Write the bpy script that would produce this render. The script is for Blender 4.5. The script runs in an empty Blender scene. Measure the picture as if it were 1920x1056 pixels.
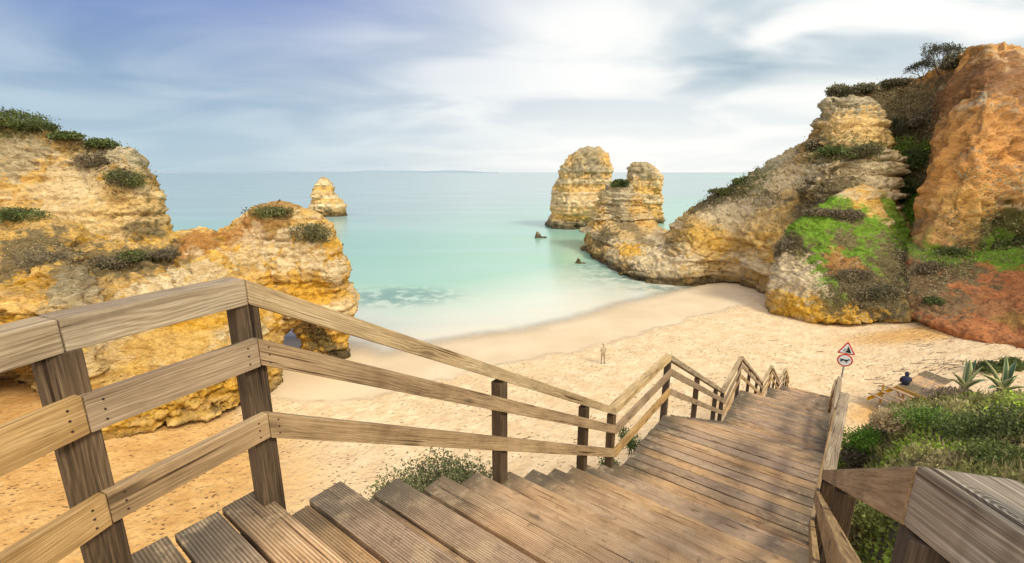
import bpy, bmesh, math, random
import numpy as np
from mathutils import Vector, Matrix
random.seed(7); rng = np.random.default_rng(11)
R = math.radians
scene = bpy.context.scene

# ------------------------------------------------------------------ camera
CAMZ = 16.0; F = 850.0; PITCH = R(13.56)
CP, SP = math.cos(PITCH), math.sin(PITCH)
cd = bpy.data.cameras.new("camera"); cam = bpy.data.objects.new("camera", cd)
scene.collection.objects.link(cam); scene.camera = cam
cam.location = (0, 0, CAMZ); cam.rotation_euler = (R(90) - PITCH, 0, 0)
cd.sensor_width = 36; cd.lens = F / 1920 * 36; cd.clip_start = 0.03; cd.clip_end = 60000

def W(u, v, D):          # photo pixel + forward distance -> world point
    a, b = u - 960, v - 528
    k = F * CP - b * SP
    return (D * a / k, D, CAMZ - D * (F * SP + b * CP) / k)
def G(u, v, z):          # photo pixel on the level z
    b = v - 528
    D = (CAMZ - z) * (F * CP - b * SP) / (F * SP + b * CP)
    return W(u, v, D)

# ------------------------------------------------------------------ world and sun
SUN_AZ = math.atan2(0.70, -0.60)      # from +Y clockwise: right of and a little behind the camera
SUN_EL = R(44)
scene.world = bpy.data.worlds.new("World"); w = scene.world; w.use_nodes = True
nt = w.node_tree; N = nt.nodes; L = nt.links; N.clear()
def nd(t, **k):
    n = N.new(t)
    for a, b in k.items(): setattr(n, a, b)
    return n
def lk(a, b): L.new(a, b)
def maths(op, a, b=None, c=None, clamp=False):
    n = nd('ShaderNodeMath', operation=op); n.use_clamp = clamp
    for i, v in enumerate((a, b, c)):
        if v is None: continue
        if hasattr(v, 'links'): lk(v, n.inputs[i])
        else: n.inputs[i].default_value = v
    return n.outputs[0]
def mixc(f, a, b):
    n = nd('ShaderNodeMix', data_type='RGBA'); n.clamp_factor = True
    for s, v in ((0, f), (6, a), (7, b)):
        if hasattr(v, 'links'): lk(v, n.inputs[s])
        elif s == 0: n.inputs[0].default_value = v
        else: n.inputs[s].default_value = (*v, 1)
    return n.outputs[2]
def sstep(x, a, b):
    n = nd('ShaderNodeMapRange', interpolation_type='SMOOTHSTEP')
    lk(x, n.inputs[0]); n.inputs[1].default_value = a; n.inputs[2].default_value = b
    return n.outputs[0]
def noise(vec, scale, detail=4, rough=.55, dist=0.):
    n = nd('ShaderNodeTexNoise'); lk(vec, n.inputs['Vector'])
    n.inputs['Scale'].default_value = scale; n.inputs['Detail'].default_value = detail
    n.inputs['Roughness'].default_value = rough; n.inputs['Distortion'].default_value = dist
    return n.outputs[0]
tc = nd('ShaderNodeTexCoord'); sep = nd('ShaderNodeSeparateXYZ'); lk(tc.outputs['Generated'], sep.inputs[0])
X, Y, Z = sep.outputs
zc = maths('MAXIMUM', Z, 0.0)
den = maths('ADD', zc, 0.16)
px, py = maths('DIVIDE', X, den), maths('DIVIDE', Y, den)
comb = nd('ShaderNodeCombineXYZ'); lk(px, comb.inputs[0]); lk(py, comb.inputs[1])
mp = nd('ShaderNodeMapping'); lk(comb.outputs[0], mp.inputs[0])
mp.inputs['Rotation'].default_value = (0, 0, R(-25)); mp.inputs['Scale'].default_value = (0.75, 1.0, 1)
n1 = noise(mp.outputs[0], .8, 4, .48, .4)
n2 = noise(mp.outputs[0], 1.2, 4, .46, .6)
az = maths('ARCTAN2', X, Y)
sky = nd('ShaderNodeTexSky', sky_type='NISHITA'); sky.sun_disc = False
sky.sun_elevation = SUN_EL; sky.sun_rotation = SUN_AZ; sky.dust_density = 1.5; sky.altitude = 10
S = 0.1
def c(r, g, b): return (r / S, g / S, b / S)
# thick cloud deck: white towards the right of the bay, blue-grey to the left
left = sstep(maths('ADD', maths('MULTIPLY', az, -1.0), maths('MULTIPLY', n1, 0.35)), -0.05, 0.85)
cl_r = mixc(sstep(n2, .35, .62), c(.66, .72, .75), c(.95, .945, .91))
cl_l = mixc(sstep(n2, .35, .68), c(.24, .35, .52), c(.42, .53, .64))
cloud = mixc(left, cl_r, cl_l)
zen = maths('MULTIPLY', sstep(Z, .12, .44), sstep(maths('ADD', maths('MULTIPLY', az, -1.0), maths('MULTIPLY', n1, .8)), .05, 1.15))
cloud = mixc(maths('MULTIPLY', maths('MULTIPLY', sstep(az, .15, .5), sstep(Z, .10, .26)), maths('SUBTRACT', 1, sstep(n2, .42, .62))), cloud, c(.46, .56, .62))
cloud = mixc(zen, cloud, c(.06, .12, .52))
hor = sstep(Z, .20, .0)
cloud = mixc(maths('MULTIPLY', hor, .75), cloud, mixc(left, c(.92, .92, .89), c(.48, .62, .68)))
up = sstep(Z, .27, .46)
cloud = mixc(maths('MULTIPLY', up, maths('SUBTRACT', .8, left)), cloud, c(.44, .53, .66))
# breaks that show teal sky at the upper right
hole = maths('MULTIPLY', sstep(az, .18, .40), maths('MULTIPLY', sstep(Z, .12, .22), sstep(n1, .42, .54)))
clear = mixc(.45, c(.07, .27, .36), sky.outputs[0])
col = mixc(maths('MULTIPLY', hole, .85), cloud, clear)
col = mixc(.06, col, sky.outputs[0])
# added fill: unseen sky behind the camera brightened to light surfaces facing the camera
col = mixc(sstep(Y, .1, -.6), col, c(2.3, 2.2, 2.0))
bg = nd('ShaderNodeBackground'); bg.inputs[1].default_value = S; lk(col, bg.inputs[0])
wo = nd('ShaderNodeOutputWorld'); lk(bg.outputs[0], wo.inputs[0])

sl = bpy.data.lights.new("sun", 'SUN'); sl.energy = 2.6; sl.angle = R(14); sl.color = (1, .93, .80)
so = bpy.data.objects.new("sun", sl); scene.collection.objects.link(so)
sd = Vector((math.sin(SUN_AZ) * math.cos(SUN_EL), math.cos(SUN_AZ) * math.cos(SUN_EL), math.sin(SUN_EL)))
so.rotation_euler = sd.to_track_quat('Z', 'Y').to_euler()
vs = scene.view_settings
vs.view_transform = 'Standard'; vs.look = 'None'; vs.exposure = 0.18; vs.gamma = 1; vs.use_curve_mapping = False

# ------------------------------------------------------------------ helpers
def tag(o, label=None, cat=None, group=None, kind=None):
    if label: o['label'] = label
    if cat: o['category'] = cat
    if group: o['group'] = group
    if kind: o['kind'] = kind
    return o
def link(name, me, mat=None, parent=None):
    o = bpy.data.objects.new(name, me); scene.collection.objects.link(o)
    if mat is not None and me is not None and not me.materials:
        for m in (mat if isinstance(mat, (list, tuple)) else [mat]): me.materials.append(m)
    if parent: o.parent = parent
    return o
def empty(name, loc=(0, 0, 0), **k):
    o = bpy.data.objects.new(name, None); scene.collection.objects.link(o); o.location = loc
    o.empty_display_size = .1
    return tag(o, **k)
def mesh_np(name, V, Fc, smooth=True, col=None, attrs=None):
    me = bpy.data.meshes.new(name); V = np.asarray(V, float); Fc = np.asarray(Fc, np.int64)
    n = Fc.shape[1]
    me.vertices.add(len(V)); me.vertices.foreach_set('co', V.ravel())
    me.loops.add(Fc.size); me.loops.foreach_set('vertex_index', Fc.ravel().astype(np.int32))
    me.polygons.add(len(Fc)); me.polygons.foreach_set('loop_start', (np.arange(len(Fc)) * n).astype(np.int32))
    me.update(calc_edges=True)
    me.polygons.foreach_set('use_smooth', np.full(len(Fc), smooth))
    put(me, col, attrs)
    return me
def put(me, col=None, attrs=None):
    if col is not None:
        a = me.color_attributes.new('Col', 'FLOAT_COLOR', 'POINT')
        cc = np.ones((len(col), 4)); cc[:, :3] = col; a.data.foreach_set('color', cc.ravel())
    for k, v in (attrs or {}).items():
        a = me.attributes.new(k, 'FLOAT', 'POINT'); a.data.foreach_set('value', np.asarray(v, np.float32))
def vn(p, seed=0):        # value noise, -1..1
    p = np.asarray(p, float); i = np.floor(p).astype(np.int64); f = p - i; f = f * f * f * (f * (f * 6 - 15) + 10)
    def h(a, b, c_):
        x = (a * 73856093) ^ (b * 19349663) ^ (c_ * 83492791) ^ (seed * 2654435761)
        x &= 0xffffffff; x = ((x >> 16) ^ x) * 0x45d9f3b & 0xffffffff; x = ((x >> 16) ^ x) * 0x45d9f3b & 0xffffffff
        return (((x >> 16) ^ x) & 0xffff) / 32767.5 - 1
    r = 0
    for dx in (0, 1):
        wx = f[:, 0] if dx else 1 - f[:, 0]
        for dy in (0, 1):
            wy = f[:, 1] if dy else 1 - f[:, 1]
            for dz in (0, 1):
                wz = f[:, 2] if dz else 1 - f[:, 2]
                r = r + wx * wy * wz * h(i[:, 0] + dx, i[:, 1] + dy, i[:, 2] + dz)
    return r
ROT = np.array([[.8, .6, 0], [-.48, .64, .6], [.36, -.48, .8]])
def fbm(p, octs=5, seed=0, gain=.5, ridged=False):
    p = np.asarray(p, float); r = 0; a = 1; t = 0
    for o in range(octs):
        x = vn(p, seed + o * 17)
        if ridged: x = 1 - 2 * np.abs(x)
        r = r + a * x; t += a; a *= gain; p = p @ ROT.T * 2.03 + 3.7
    return r / t
def cell(p, seed=0):      # per-cell random value and distance to the cell border, cells of size 1
    p = np.asarray(p, float); ip = np.floor(p).astype(np.int64); d1 = np.full(len(p), 9.); d2 = np.full(len(p), 9.); val = np.zeros(len(p))
    for dx in (-1, 0, 1):
        for dy in (-1, 0, 1):
            for dz in (-1, 0, 1):
                q = ip + A([dx, dy, dz]); h = (q[:, 0] * 73856093) ^ (q[:, 1] * 19349663) ^ (q[:, 2] * 83492791) ^ (seed * 40503 + 977)
                h &= 0xffffffff; h = ((h >> 16) ^ h) * 0x45d9f3b & 0xffffffff; h = ((h >> 16) ^ h) * 0x45d9f3b & 0xffffffff; h = (h >> 16) ^ h
                j = np.stack([(h & 255), (h >> 8) & 255, (h >> 16) & 255], -1) / 255.
                d = np.linalg.norm(q + j - p, axis=1); m_ = d < d1
                d2 = np.where(m_, d1, np.minimum(d2, d)); d1 = np.where(m_, d, d1); val = np.where(m_, ((h >> 5) & 1023) / 511.5 - 1, val)
    return val, d2 - d1
def ss(x, a, b):
    t = np.clip((x - a) / (b - a), 0, 1); return t * t * (3 - 2 * t)
def lerp(a, b, t):
    t = np.asarray(t)[..., None] if np.ndim(a) > 1 or np.ndim(b) >= 1 else t
    return a * (1 - t) + b * t
A = np.array

# ------------------------------------------------------------------ materials
def mat_base(name):
    global N, L
    m = bpy.data.materials.new(name); m.use_nodes = True; N = m.node_tree.nodes; L = m.node_tree.links; N.clear()
    out = nd('ShaderNodeOutputMaterial'); b = nd('ShaderNodeBsdfPrincipled'); lk(b.outputs[0], out.inputs[0])
    b.inputs['Roughness'].default_value = .85
    return m, b, out
def texo(kind='Object'): return nd('ShaderNodeTexCoord').outputs[kind]
def bump(h, strength=.5, dist=.02, prev=None):
    n = nd('ShaderNodeBump'); lk(h, n.inputs['Height']); n.inputs['Strength'].default_value = strength
    n.inputs['Distance'].default_value = dist
    if prev is not None: lk(prev, n.inputs['Normal'])
    return n.outputs[0]
def attr(name, out='Color'):
    return nd('ShaderNodeAttribute', attribute_name=name).outputs[out]
def ramp(x, stops):
    n = nd('ShaderNodeValToRGB'); lk(x, n.inputs[0]); e = n.color_ramp.elements
    while len(e) < len(stops): e.new(.5)
    for i, (p, col_) in enumerate(stops): e[i].position = p; e[i].color = (*col_, 1)
    return n.outputs[0]
def mul(a, b, f=1.):
    n = nd('ShaderNodeMix', data_type='RGBA', blend_type='MULTIPLY'); n.inputs[0].default_value = f
    for s, v in ((6, a), (7, b)):
        if hasattr(v, 'links'): lk(v, n.inputs[s])
        else: n.inputs[s].default_value = (*v, 1)
    return n.outputs[2]
def mapv(v, scale, loc=(0, 0, 0)):
    m = nd('ShaderNodeMapping'); lk(v, m.inputs[0]); m.inputs['Scale'].default_value = scale; m.inputs['Location'].default_value = loc
    return m.outputs[0]

def rock_mat(name, s=1.0):
    m, b, o = mat_base(name); v = texo()
    v2 = mapv(v, (1, 1, 2.2))
    nA = noise(v2, .9 / s, 8, .68, .4); nB = noise(v2, 4.5 / s, 8, .65)
    vor = nd('ShaderNodeTexVoronoi', feature='DISTANCE_TO_EDGE'); lk(mapv(v, (1, 1, 1.8)), vor.inputs['Vector']); vor.inputs['Scale'].default_value = 1.1 / s
    cb = mul(attr('Col'), ramp(nA, [(.25, (.62, .56, .50)), (.5, (1, 1, 1)), (.75, (1.22, 1.24, 1.3))]))
    cb = mul(cb, ramp(nB, [(.3, (.66, .60, .55)), (.5, (1, 1, 1)), (.7, (1.15, 1.15, 1.15))]))
    pit = nd('ShaderNodeTexVoronoi'); lk(v, pit.inputs['Vector']); pit.inputs['Scale'].default_value = 2.6 / s
    pm = sstep(pit.outputs[0], .0, .22)
    cb = mixc(maths('MULTIPLY', maths('SUBTRACT', 1, pm), sstep(nA, .5, .62)), cb, mul(cb, (.45, .40, .34)))
    rg = nd('ShaderNodeTexNoise', noise_type='RIDGED_MULTIFRACTAL'); lk(mapv(v, (1, 1, 2.6)), rg.inputs['Vector']); rg.inputs['Scale'].default_value = 1.6 / s; rg.inputs['Detail'].default_value = 7; rg.inputs['Roughness'].default_value = .62
    rgo = sstep(rg.outputs[0], .1, 1.0)
    cb = mul(cb, mixc(rgo, (.80, .74, .67), (1.18, 1.17, 1.14)))
    lk(cb, b.inputs['Base Color']); b.inputs['Roughness'].default_value = .92; b.inputs['Specular IOR Level'].default_value = .2
    n_ = bump(nA, .9, .5 * s); n_ = bump(rgo, .8, .30 * s, n_); n_ = bump(nB, .9, .18 * s, n_)
    lk(n_, b.inputs['Normal'])
    return m
M = {}
M['rock'] = rock_mat('rock', 1.0); M['rock_near'] = rock_mat('rock_near', .6)

def sand_mat():
    m, b, o = mat_base('sand'); v = texo()
    wet = attr('wet', 'Fac'); orange = attr('orange', 'Fac'); soil = attr('soil', 'Fac')
    big = noise(v, .12, 5, .6); mid = noise(v, .9, 6, .65); fin = noise(v, 14, 4, .7)
    st = nd('ShaderNodeTexNoise'); lk(mapv(v, (1, 1, 0)), st.inputs['Vector']); st.inputs['Scale'].default_value = 3.2; st.inputs['Detail'].default_value = 3; st.inputs['Roughness'].default_value = .6; st.inputs['Distortion'].default_value = .5
    st = st.outputs[0]
    vo = nd('ShaderNodeTexVoronoi', feature='SMOOTH_F1'); lk(mapv(v, (1, 1, 0)), vo.inputs['Vector']); vo.inputs['Scale'].default_value = 2.3; vo.inputs['Randomness'].default_value = 1
    dry = mixc(sstep(mid, .35, .7), (.62, .43, .22), (.76, .57, .33))
    pr = nd('ShaderNodeTexVoronoi'); lk(mapv(v, (1, 1.3, 0)), pr.inputs['Vector']); pr.inputs['Scale'].default_value = 3.1
    prf = maths('MULTIPLY', maths('MULTIPLY', maths('SUBTRACT', 1, sstep(pr.outputs[0], .10, .36)), sstep(st, .38, .56)), maths('ADD', .35, sstep(noise(v, .35, 4, .6), .40, .60)))
    dry = mixc(maths('MULTIPLY', prf, .75), dry, (.40, .25, .11))
    org = mixc(sstep(mid, .35, .65), (.50, .25, .055), (.62, .35, .10))
    org = mixc(maths('MULTIPLY', prf, .7), org, (.24, .10, .025))
    ofac = sstep(maths('ADD', orange, maths('MULTIPLY', maths('SUBTRACT', mid, .5), .9)), .25, .85)
    cb = mixc(maths('MULTIPLY', ofac, .9), dry, org)
    wc = mixc(sstep(big, .35, .65), (.62, .46, .26), (.70, .54, .33))
    wf = sstep(maths('ADD', wet, maths('MULTIPLY', maths('SUBTRACT', mid, .5), .35)), .3, .7)
    cb = mixc(wf, cb, wc)
    cb = mixc(soil, cb, mixc(mid, (.09, .065, .03), (.17, .13, .06)))
    lk(cb, b.inputs['Base Color'])
    lk(maths('SUBTRACT', .9, maths('MULTIPLY', wf, .35)), b.inputs['Roughness'])
    inv = maths('SUBTRACT', 1.0, wf)
    h = maths('ADD', maths('MULTIPLY', vo.outputs[0], .5), maths('SUBTRACT', maths('MULTIPLY', st, .8), maths('MULTIPLY', prf, .5)))
    hh = maths('MULTIPLY', maths('ADD', h, maths('MULTIPLY', mid, .5)), inv)
    n_ = bump(hh, .9, .16); n_ = bump(fin, .25, .02, n_); lk(n_, b.inputs['Normal'])
    return m
M['sand'] = sand_mat()

def water_mat():
    m, b, o = mat_base('sea_water'); v = texo(); dep = attr('depth', 'Fac'); reef = attr('reef', 'Fac')
    cb = ramp(maths('DIVIDE', dep, 12.0), [(0, (.68, .58, .42)), (.07, (.58, .60, .46)), (.18, (.28, .48, .33)), (.40, (.23, .42, .32)), (1, (.27, .36, .34))])
    p = noise(mapv(v, (.012, .05, 1)), 1.0, 5, .55); cb = mixc(maths('MULTIPLY', sstep(p, .42, .66), .35), cb, (.34, .46, .44))
    cb = mixc(maths('MULTIPLY', reef, sstep(noise(v, .45, 4, .6), .38, .55)), cb, (.10, .22, .17))
    lk(cb, b.inputs['Base Color']); b.inputs['Roughness'].default_value = .22; b.inputs['IOR'].default_value = 1.33
    b.inputs['Specular IOR Level'].default_value = .75
    n_ = bump(noise(mapv(v, (.5, 1.2, 1)), .6, 3, .5), .16, .12); lk(n_, b.inputs['Normal'])
    tr = nd('ShaderNodeBsdfTransparent'); mx = nd('ShaderNodeMixShader')
    wob = maths('ADD', dep, maths('MULTIPLY', maths('SUBTRACT', noise(v, .35, 3, .5), .5), .10))
    lk(sstep(wob, 0.0, .34), mx.inputs[0]); lk(tr.outputs[0], mx.inputs[1]); lk(b.outputs[0], mx.inputs[2]); lk(mx.outputs[0], o.inputs[0])
    return m
M['sea'] = water_mat()

def wood_mat(name, lo, mid_, hi, grain=1., groove=False, knot=False):
    m, b, o = mat_base(name); v = texo()
    oi = nd('ShaderNodeObjectInfo'); rnd = oi.outputs['Random']
    off = nd('ShaderNodeCombineXYZ'); lk(maths('MULTIPLY', rnd, 37.), off.inputs[0]); lk(maths('MULTIPLY', rnd, 11.), off.inputs[2])
    ad = nd('ShaderNodeVectorMath', operation='ADD'); lk(v, ad.inputs[0]); lk(off.outputs[0], ad.inputs[1]); v1 = ad.outputs[0]
    warp = noise(mapv(v1, (.9, 4, 4)), 1.0, 3, .55)
    sp = nd('ShaderNodeSeparateXYZ'); lk(v1, sp.inputs[0])
    # growth rings seen along the board
    rr = maths('ADD', maths('MULTIPLY', sp.outputs[1], 62.), maths('ADD', maths('MULTIPLY', sp.outputs[2], 70.), maths('MULTIPLY', warp, 15.)))
    ring = maths('MULTIPLY', maths('SINE', maths('MULTIPLY', rr, 6.3)), sstep(noise(mapv(v1, (.8, 9, 9)), 1.0, 3, .6), .35, .68))
    if knot:
        s0_ = nd('ShaderNodeSeparateXYZ'); lk(v, s0_.inputs[0]); kx = maths('MULTIPLY', maths('SUBTRACT', s0_.outputs[0], .755), .45); ky = maths('SUBTRACT', s0_.outputs[1], .03)
        kd = maths('SQRT', maths('ADD', maths('MULTIPLY', kx, kx), maths('MULTIPLY', ky, ky))); near_ = maths('SUBTRACT', 1, sstep(kd, .008, .034))
        kr = maths('SINE', maths('MULTIPLY', maths('ADD', kd, maths('MULTIPLY', warp, .012)), 1500)); ring = maths('ADD', maths('MULTIPLY', ring, maths('SUBTRACT', 1, near_)), maths('MULTIPLY', kr, maths('MULTIPLY', near_, 1.3)))
    fib = noise(mapv(v1, (3, 130, 130)), 1.0, 4, .7)
    blot = noise(mapv(v1, (1.3, 5, 5)), 1.0, 4, .6)
    g = maths('ADD', maths('MULTIPLY', ring, .085 * grain), maths('ADD', maths('MULTIPLY', fib, .85), maths('MULTIPLY', blot, .65)))
    cb = ramp(maths('SUBTRACT', g, .27), [(.18, lo), (.48, mid_), (.78, hi)])
    kn = nd('ShaderNodeTexVoronoi'); lk(mapv(v1, (1.7, 7, 7)), kn.inputs['Vector']); kn.inputs['Scale'].default_value = 1.0
    kf = maths('SUBTRACT', 1, sstep(kn.outputs[0], .05, .20))
    cb = mixc(maths('MULTIPLY', kf, .65), cb, tuple(x * .45 for x in lo))
    if knot: cb = mixc(maths('MULTIPLY', near_, .6), cb, mul(cb, (.40, .46, .52)))
    hs = nd('ShaderNodeHueSaturation'); lk(cb, hs.inputs['Color']); lk(maths('ADD', .80, maths('MULTIPLY', rnd, .38)), hs.inputs['Value'])
    lk(maths('ADD', .85, maths('MULTIPLY', rnd, .3)), hs.inputs['Saturation']); cb = hs.outputs[0]
    crack = sstep(noise(mapv(v1, (1.1, 45, 45)), 1.0, 2, .5), .30, .36)
    cb = mul(cb, mixc(crack, (.30, .25, .21), (1, 1, 1)))
    fine = noise(mapv(v1, (6, 420, 420)), 1.0, 3, .7); cb = mul(cb, ramp(fine, [(.3, (.72, .70, .68)), (.65, (1.15, 1.15, 1.15))]))
    stain = noise(v1, 2.2, 5, .65); cb = mul(cb, ramp(stain, [(.3, (.62, .59, .57)), (.48, (.95, .95, .95)), (.7, (1.12, 1.10, 1.06))]))
    if groove:
        gy = maths('SINE', maths('MULTIPLY', nd_y(v), 2 * math.pi / .0135))
        geo = nd('ShaderNodeNewGeometry'); wv = geo.outputs['Position']
        worn = noise(wv, 1.1, 5, .6); spk = noise(wv, 26, 3, .75); sc2 = noise(mapv(wv, (1, 1, 1)), 5.5, 5, .7)
        lx = maths('DIVIDE', nd_y(v, 0), 1.2)       # -1 at the left tips, 1 at the right edge
        edge = sstep(maths('ADD', maths('ABSOLUTE', lx), maths('MULTIPLY', maths('SUBTRACT', worn, .5), .9)), .50, .95)
        cb = mixc(maths('MULTIPLY', edge, .85), cb, mixc(sc2, (.05, .045, .028), (.16, .13, .08)))
        cb = mixc(maths('MULTIPLY', sstep(sc2, .52, .70), .55), cb, (.66, .48, .27)); cb = mixc(maths('MULTIPLY', sstep(noise(wv, 9, 5, .75), .55, .68), .5), cb, (.13, .09, .055))
        cb = mixc(maths('MULTIPLY', sstep(spk, .64, .70), maths('MULTIPLY', edge, .7)), cb, (.5, .5, .36))
        cb = mul(cb, mixc(sstep(gy, -.6, .2), (.62, .58, .54), (1, 1, 1)))
    lk(cb, b.inputs['Base Color']); b.inputs['Roughness'].default_value = .8; b.inputs['Specular IOR Level'].default_value = .25
    n_ = bump(fib, .5, .004); n_ = bump(ring, .12, .003, n_); n_ = bump(crack, .5, .004, n_)
    if groove: n_ = bump(gy, .6, .003, n_)
    lk(n_, b.inputs['Normal'])
    return m
def nd_y(v, i=1):
    s = nd('ShaderNodeSeparateXYZ'); lk(v, s.inputs[0]); return s.outputs[i]
M['rail_wood'] = wood_mat('rail_wood', (.11, .065, .028), (.36, .235, .115), (.56, .40, .22), .8)
M['cap_wood'] = wood_mat('cap_wood', (.12, .078, .038), (.40, .285, .15), (.68, .54, .33), 1.2)
M['grey_wood'] = wood_mat('grey_wood', (.045, .038, .030), (.25, .205, .15), (.62, .55, .44), 1.3, knot=True)
M['post_wood'] = wood_mat('post_wood', (.022, .014, .008), (.085, .055, .03), (.20, .135, .075), .9)
M['deck_wood'] = wood_mat('deck_wood', (.27, .155, .075), (.60, .395, .22), (.80, .58, .37), .4, groove=True)
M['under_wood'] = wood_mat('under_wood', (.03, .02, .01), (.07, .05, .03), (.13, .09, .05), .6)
M['ochre_wood'] = wood_mat('ochre_wood', (.32, .17, .02), (.50, .29, .04), (.62, .38, .07), .6)

def leaf_mat(name, trans=.3):
    m, b, o = mat_base(name); lk(attr('Col'), b.inputs['Base Color']); b.inputs['Roughness'].default_value = .6
    b.inputs['Specular IOR Level'].default_value = .3
    t = nd('ShaderNodeBsdfTranslucent'); lk(attr('Col'), t.inputs[0]); mx = nd('ShaderNodeMixShader'); mx.inputs[0].default_value = trans
    lk(b.outputs[0], mx.inputs[1]); lk(t.outputs[0], mx.inputs[2]); lk(mx.outputs[0], o.inputs[0])
    return m
M['leaf'] = leaf_mat('leaf'); 
def plain(name, col_, rough=.6, metal=0., var=.15):
    m, b, o = mat_base(name); v = texo(); n = noise(v, 9, 4, .6)
    lk(mul(ramp(n, [(.3, (1 - var,) * 3), (.7, (1 + var,) * 3)]), col_), b.inputs['Base Color'])
    b.inputs['Roughness'].default_value = rough; b.inputs['Metallic'].default_value = metal
    return m
M['twig'] = plain('twig', (.09, .065, .045), .9); M['steel'] = plain('steel', (.42, .42, .40), .45, .6)
M['sign_white'] = plain('sign_white', (.72, .72, .68), .4, 0, .04); M['sign_red'] = plain('sign_red', (.58, .03, .035), .4, 0, .06)
M['sign_black'] = plain('sign_black', (.02, .02, .02), .5); M['screw'] = plain('screw', (.05, .035, .025), .5, .4)
M['navy'] = plain('navy_cloth', (.012, .016, .04), .85); M['skin'] = plain('skin', (.50, .30, .20), .6, 0, .04)
M['hair'] = plain('hair', (.05, .03, .02), .7); M['tan_cloth'] = plain('tan_cloth', (.36, .28, .17), .9, 0, .08)
M['khaki'] = plain('khaki_cloth', (.28, .21, .13), .9, 0, .08); M['pale_rock'] = rock_mat('pale_rock', .2)
M['shoe'] = plain('shoe', (.03, .03, .035), .7)

# ------------------------------------------------------------------ staircase geometry (relative to the camera, z offset CAMZ)
E0 = Vector((-1.2, 1.9)); dS = Vector((.6, .8)); rS = Vector((.8, -.6))
def SP3(s, t, z): p = E0 + dS * s + rS * t; return Vector((p.x, p.y, CAMZ + z))
# (s start, s end, z start, z end, steps)   steps==0: landing
SEG = [(-3.2, 0, -1.49, -1.49, 0), (0, 4.3, -1.49, -4.02, 12), (4.3, 6.38, -4.02, -4.02, 0), (6.38, 11.38, -4.02, -6.72, 14),
       (11.38, 14.1, -6.72, -6.72, 0), (14.1, 20.48, -6.72, -10.07, 17), (20.48, 22.67, -10.07, -10.07, 0),
       (22.67, 27.7, -10.07, -12.75, 14), (27.7, 29.7, -12.75, -12.75, 0), (29.7, 33.6, -12.75, -14.85, 11)]
def stairz(s):
    xs = [a[0] for a in SEG] + [SEG[-1][1]]; zs = [a[2] for a in SEG] + [SEG[-1][3]]
    return np.interp(s, xs, zs)
def width(s): return float(np.interp(s, [0, 6, 14, 30], [2.25, 2.33, 2.45, 2.5]))

# ------------------------------------------------------------------ terrain
SHORE = A([(-160, 60), (-70, 44), (-45, 40), (-30, 40), (-21, 40.5), (-15, 38.5), (-12, 36.2), (-8, 38.6), (-3, 41.3), (2, 43.2), (8, 47), (15, 53), (22, 58), (27, 62), (34, 70), (60, 110), (120, 200)], float)
def shore_d(x, y):       # + inland, - in the sea
    best = np.full(x.shape, 1e9); sg = np.ones(x.shape)
    for a, b in zip(SHORE[:-1], SHORE[1:]):
        ab = b - a; t = np.clip(((x - a[0]) * ab[0] + (y - a[1]) * ab[1]) / (ab @ ab), 0, 1)
        dx, dy = x - a[0] - t * ab[0], y - a[1] - t * ab[1]; d = np.hypot(dx, dy)
        cr = ab[0] * (y - a[1]) - ab[1] * (x - a[0])
        m_ = d < best; best = np.where(m_, d, best); sg = np.where(m_, np.where(cr > 0, -1., 1.), sg)
    return best * sg
def terrain(x, y):
    d = shore_d(x, y)
    z = np.where(d > 0, 1.25 * (1 - np.exp(-d / 14.)), np.maximum(d * .085, -12))
    P0 = np.stack([x, y, 0 * x], -1)
    z = z + ss(d, 3, 9) * .10 * fbm(P0 * .25, 3, 5)
    # sand rises towards the cliffs at the right
    z = z + 2.0 * ss(x - .55 * y, 8, 26) * ss(y, 18, 30)
    s = (x - E0.x) * dS.x + (y - E0.y) * dS.y; t = (x - E0.x) * rS.x + (y - E0.y) * rS.y
    sz = stairz(s) + CAMZ
    nz = .35 * fbm(P0 * .45, 4, 9) + .12 * fbm(P0 * 1.7, 3, 19)
    under = sz - 1.0 - 1.9 * np.maximum(-t + .1, 0) - 1.5 * np.maximum(t - 2.4, 0) + nz * ss(np.abs(t - 1.2), .8, 2)
    bankz = CAMZ - 2.4 - .31 * np.maximum(s, -2) + .45 * np.clip(t - 2.4, 0, 9) - 1.5 * np.maximum(s - 13.2 - .2 * np.clip(t - 2.4, 0, 9), 0) + nz * 1.2
    k = ss(t, 2.35, 3.5); hill = np.where(t > 2.3, (sz - .9) * (1 - k) + bankz * k, -99.)
    hill = hill - 1.5 * np.maximum(s - 13.2 - .2 * np.clip(t - 2.4, 0, 9), 0) * (1 - k)
    z = np.maximum(z, np.maximum(under, hill))
    return z, d, s, t
def th(x, y):
    return float(terrain(A([x], float), A([y], float))[0][0])
def axis(parts):
    o = []
    for a, b, st in parts: o += list(np.arange(a, b, st))
    return A(o + [parts[-1][1]])
xs = axis([(-400, -60, 10), (-60, -34, .8), (-34, 34, .2), (34, 60, .5), (60, 400, 10)])
ys = axis([(-300, -10, 10), (-10, 0, .5), (0, 36, .2), (36, 66, .35), (66, 120, 1.5), (120, 420, 12)])
gx, gy = np.meshgrid(xs, ys); gx = gx.ravel(); gy = gy.ravel()
tz, td, ts, tt = terrain(gx, gy)
P = np.stack([gx, gy, tz], -1)
def gridfaces(nx, ny):
    i = np.arange(nx * ny).reshape(ny, nx)
    return np.stack([i[:-1, :-1].ravel(), i[:-1, 1:].ravel(), i[1:, 1:].ravel(), i[1:, :-1].ravel()], -1)
nn = fbm(P * .3, 4, 3)
wet = ss(td + nn * 2.0, 9.5, 5.0) 
orange = ss(22.5 - gy + .45 * (-9 - gx) + nn * 5, -9, 8) * ss(tt, 1, -1) * ss(gx + nn * 4, 0, -17)
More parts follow.
